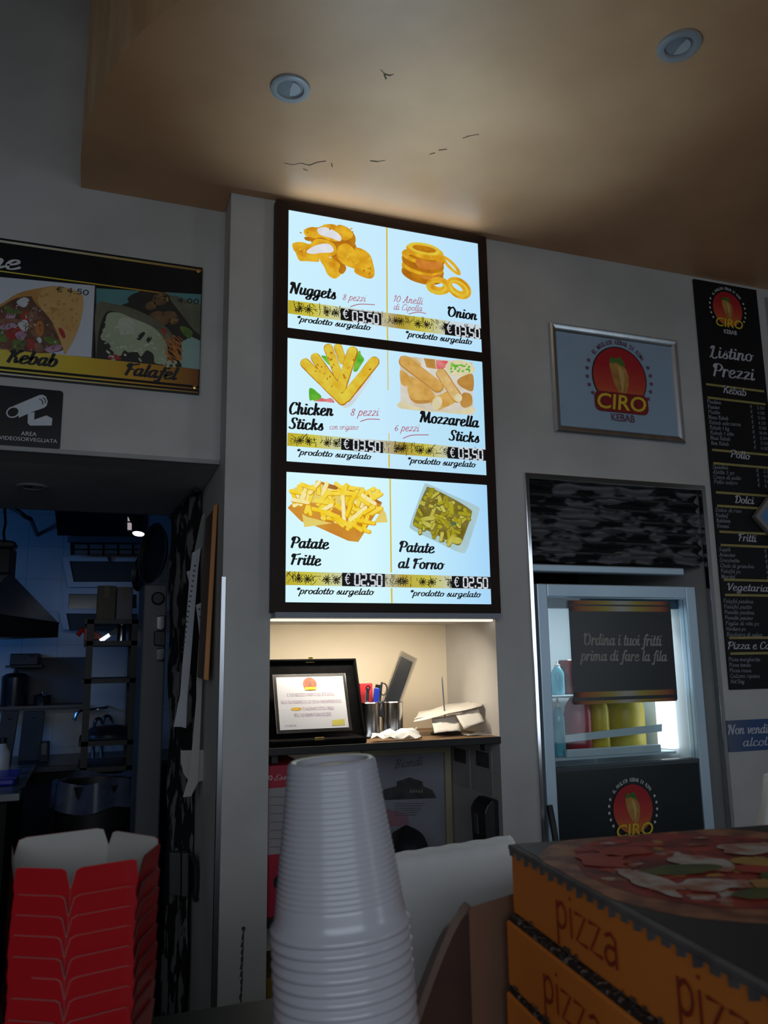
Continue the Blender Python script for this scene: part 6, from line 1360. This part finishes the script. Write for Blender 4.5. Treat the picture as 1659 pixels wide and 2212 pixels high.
def pizza_text(parent, o, b0, b1, zc, zb, nm='pizza_lettering'):
    f_ = Fr(P3(o, 0, 0, 0), eb, (0,0,1))
    glyph = {'p': (.62, [[(.08,.98),(.10,-.55)], [(.10,.75),(.3,1.0),(.5,.75),(.46,.3),(.25,.1),(.10,.25)]]), 'i': (.28, [[(.12,.98),(.13,.0)], [(.12,1.3),(.12,1.36)]]), 'z': (.62, [[(.06,.95),(.5,.97),(.08,.03),(.55,.02)]]), 'a': (.66, [[(.1,.85),(.3,1.0),(.48,.85),(.5,0)], [(.5,.55),(.2,.55),(.06,.25),(.22,.0),(.5,.25)]])}
    tot = sum(glyph[c][0] for c in 'pizza'); sx = (b1-b0)/tot; x = b0
    for c in 'pizza':
        w_, sts = glyph[c]; m_ = MB()
        for st in sts:
            q_ = cat(st, False, 5) if len(st) > 4 else st
            m_.stroke(f_, [(x+u*sx, zb+v*zc) for u, v in q_], .0022, .0009)
        m_.build('printed_letter', redtxt, parent); x += w_*sx
mott = pm('torn_card_edge', (.020,.014,.010), (.26,.22,.19), 260, .8, lo=.55, hi=.66, detail=2)
def pizza_box(k, zt, label, off):
    o = V((pc.x, pc.y, zt-HBX))+ea*off[0]+eb*off[1]
    t = thing('pizza_box', label, 'pizza box', P3(o, S_/2, S_/2, 0), 'orange pizza boxes stacked on the counter')
    mb = MB(); hh = HBX-.004
    mb.prism([P3(o,0,0,0), P3(o,S_,0,0), P3(o,S_,S_,0), P3(o,0,S_,0)], (0,0,hh)); tr = mb.build('tray', orange, t, bevel=.0015)
    # lid: grey cut cardboard with torn perforation teeth hanging over the side
    mb = MB(); pts = [(-.002,-.002)]; nt = 26
    e_ = .0015 if k == 0 else -.0012; th_ = .0034 if k == 0 else .0030
    mb.prism([P3(o,-e_,-e_,hh+.0004), P3(o,S_+e_,-e_,hh+.0004), P3(o,S_+e_,S_+e_,hh+.0004), P3(o,-e_,S_+e_,hh+.0004)], (0,0,th_)); ld = mb.build('lid', greyc if k == 0 else mott, t, bevel=.0006)
    f_ = Fr(P3(o,0,0,0), eb, (0,0,1)); mb = MB(); lst = [(S_+.002, hh+.002), (-.001, hh+.002)]
    for j in range(nt): x = S_*j/nt; lst += [(x, hh-.0035-.001*(j % 3)), (x+S_/nt*.55, hh-.003), (x+S_/nt*.6, hh), (x+S_/nt*.97, hh)]
    if k == 0: mb.poly(f_, lst, .0011, .0008); mb.build('torn_edge', greyc, ld)
    mb = MB(); rnd = random.Random(k)
    for j in range(30): x = rnd.uniform(.0, S_); m_w = rnd.uniform(.002,.006); mb.poly(f_, [(x,-.0005+.001),(x+m_w,.001),(x+m_w*.9,.0035+.001*rnd.random()),(x+.001,.003)], .0008)
    mb.build('scuff_marks', pm('scuff_dark', (.07,.035,.012), (.16,.12,.10), 60, .8), tr)
    return t, o, ld, tr
offs = [(0,0),(-.0062,.001),(-.0085,.0015),(-.0075,.0)]
labs = ['topmost orange pizza box, its dark lid printed with a pizza photo', 'second orange pizza box from the top of the stack', 'third orange pizza box from the top of the stack', 'lowest orange pizza box of the stack, standing on the counter']
for k in range(4):
    t, o, ld, tr = pizza_box(k, ZP-HBX*k, labs[k], offs[k])
    if k == 0:
        fT = Fr(P3(o,0,0,HBX), ea, -eb)
        mb = MB(); mb.poly(fT, [(.003,-.003),(S_-.003,-.003),(S_-.003,-S_+.003),(.003,-S_+.003)], .0001); lidprint = mb.build('lid_print', lidp, ld)
        cX, cY, rP = .107, -.097, .107
        def blob(m_, x, y, rx, ry, d, m, seed, wob=.12, rot=0):
            rnd = random.Random(seed); n_ = 16; k_ = [1+rnd.uniform(-wob, wob) for _ in range(n_)]
            pts = [(x+rx*k_[i]*math.cos(2*math.pi*i/n_+rot)*1.0, y+ry*k_[i]*math.sin(2*math.pi*i/n_+rot)) for i in range(n_)]
            m_.poly(fT, [(max(px_, .0005), min(py_, -.0005)) for px_, py_ in cat(pts, True, 3)], d, 0, m)
        mats = [pm('crust_print', (.40,.17,.075), (.17,.05,.028), 46, .5, detail=7, lo=.4, hi=.6), pm('sauce_print', (.40,.045,.026), (.13,.012,.010), 40, .5, detail=8, lo=.38, hi=.62), pm('mozzarella_print', (.52,.45,.40), (.40,.16,.10), 55, .5, detail=7, lo=.42, hi=.60), pm('basil_print', (.05,.075,.014), (.13,.13,.03), 60, .5, detail=6), pm('tomato_print', (.48,.06,.03), (.34,.03,.02), 30, .5), pm('yellow_oil_print', (.50,.30,.06), (.40,.20,.05), 34, .5)]
        mb = MB(); blob(mb, cX, cY, rP*1.10, rP*1.08, .0002, 0, 1, .02); mb.build('printed_crust', mats[0], ld)
        mb = MB(); blob(mb, cX, cY, rP*.89, rP*.89, .0004, 0, 2, .05); mb.build('printed_sauce', mats[1], ld)
        mb = MB(); rnd_ = random.Random(5)
        for j in range(90):
            a_ = rnd_.uniform(0, 6.28); q_ = rP*.86*math.sqrt(rnd_.random()); blob(mb, cX+q_*math.cos(a_), cY+q_*math.sin(a_), rnd_.uniform(.002,.009), rnd_.uniform(.002,.006), .00045, rnd_.choice((0,2,4,4,5,2)), 100+j, .3, a_)
        mb.build('printed_flecks', mats, ld)
        for j, (x, y, rx, ry, m) in enumerate(((-.068,-.022,.012,.026,2),(-.038,-.038,.022,.012,2),(-.012,.008,.018,.022,2),(.05,.03,.03,.016,2),(.03,-.06,.022,.012,2),(-.07,.03,.016,.018,4),(-.045,.05,.02,.012,4),(.02,-.02,.022,.016,4),(-.002,-.048,.016,.012,5),(.022,.0,.014,.012,5),(-.034,-.004,.026,.011,3),(-.022,-.062,.020,.010,3),(.01,-.045,.012,.02,3),(.05,-.02,.02,.012,3))):
            mb = MB(); blob(mb, cX+x, cY+y, rx, ry, .0012+j*.00003, 0, 10+j, .25 if m != 3 else .10, j); mb.build({2:'printed_mozzarella',3:'printed_basil',4:'printed_tomato',5:'printed_cheese'}[m], mats[m], ld)
    fO = Fr(P3(o,0,0,0), eb, (0,0,1))
    segs = {0: ((1205,2020,1345,2090),(1466,2170,1700,2340)), 1: ((1175,2120,1305,2200),(1400,2260,1640,2440)), 2: ((1150,2200,1290,2300),), 3: ()}[k]
    for (xa, ya, xb, yb2) in segs:
        b0_ = fO.uv(xa, ya)[0]; b1_ = fO.uv(xb, yb2)[0]; pizza_text(tr, o, b0_, b1_, .0165, .0115)
# ---- white bag pack and brown dispenser between cups and pizza boxes
wpk = thing('paper_bag_pack', 'pack of white paper bags standing between the cups and pizza boxes', 'paper bags', (PT(975,1900,.74).x, PT(975,1900,.74).y, ZT_))
A_ = PT(815,1862,.74); B_ = PT(1112,1817,.70)
for k in range(7):
    off = V((.0012*k, .0035*k, -.0012*k*(k % 2)))
    def bagf(u, v, off=off, k=k):
        top = A_.lerp(B_, u)+off; bow = .006*math.sin(math.pi*u)*(1-v)-.012*v*(1-v)
        return V((top.x, top.y-bow-.015*(1-v), ZT_+.0005+(top.z-ZT_)*v+.0004*math.sin(u*37+k)*v*v))
    mb = MB(); mb.grid(bagf, 40, 12); o_ = mb.build('paper_bag', paper, wpk, True, angle=80); o_.modifiers.new('thickness', 'SOLIDIFY').thickness = .0008

nd = thing('napkin_dispenser', 'brown plastic napkin dispenser with curved side in front of the white pack', 'dispenser', (PT(1010,2150,.55).x, PT(1010,2150,.55).y, ZT_))
tc_ = .56
top_c = PT(1010,1962,tc_); base_c = V((top_c.x, top_c.y, ZT_+.0005))
ex = V((.93,.36,0)).normalized(); ey = V((-.80,-.60,0)).normalized()
brn = pm('brown_plastic', (.23,.135,.09), (.18,.105,.07), 7, .35); brd = pm('dark_brown_plastic', (.085,.062,.055), (.065,.048,.043), 6, .3)
hN = top_c.z-ZT_
curve = [(0,1.0),(.012,.985),(.030,.93),(.055,.80),(.085,.60),(.11,.38),(.128,.18),(.14,0)]
cu_ = cat(curve, False, 4)
mb = MB(); mb.prism([base_c]+[base_c+ey*x+V((0,0,hN*z)) for x, z in cu_], ex*.004); mb.build('curved_side', brd, nd)
mb = MB()
for (x0, z0), (x1, z1) in zip(cu_[:-1], cu_[1:]):
    mb.bar(base_c+ey*x0+V((0,0,hN*z0))+ex*-.001, base_c+ey*x1+V((0,0,hN*z1))+ex*-.001, .007, .005, ex)
mb.build('rolled_rim', pm('rim_brown', (.20,.15,.125), (.16,.12,.10), 8, .3), nd, True, angle=60)
mb = MB(); mb.prism([base_c, base_c+ex*.12, base_c+ex*.12+V((0,0,hN)), base_c+V((0,0,hN))], ey*.004); mb.build('front_face', brn, nd, bevel=.002)
mb = MB(); mb.prism([base_c+ex*.004, base_c+ex*.118, base_c+ex*.118+ey*.14, base_c+ex*.004+ey*.14], (0,0,.004)); mb.build('base', brd, nd)
# ---- white crumpled bag beyond the pizza boxes
q0_ = PT(1640,1765,1.35)
def wbag(u, v):
    th = 2*math.pi*u; r_ = .125*(1-.72*v**.9)*(1+.10*math.sin(th*5+v*6)+.06*math.sin(th*9+v*3))
    return V((q0_.x+.045+r_*math.cos(th)+.02*v, q0_.y+r_*.8*math.sin(th), .0005+ZB_+(q0_.z+.065-ZB_)*v))
ZB_ = .90
mb = MB(); mb.grid(wbag, 48, 24); o_ = mb.build('crumpled_bag', paper, None, True, angle=40); o_.modifiers.new('thickness', 'SOLIDIFY').thickness = .001
tag(o_, 'crumpled white paper bag standing beyond the pizza boxes at right', 'bag')
bc = thing('back_counter', 'dark back counter by the right wall under the crumpled bag', 'counter', (1.3, -.9, 0))
mb = MB(); mb.box(q0_.x-.12, q0_.x+.6, q0_.y-.2, q0_.y+.25, ZB_-.03, ZB_); mb.build('worktop', pm('black_stone', (.010,.010,.011)), bc, bevel=.003)
mb = MB(); mb.box(q0_.x-.10, q0_.x+.58, q0_.y-.18, q0_.y+.23, 0, ZB_-.03); mb.build('carcass', blackmatt, bc)
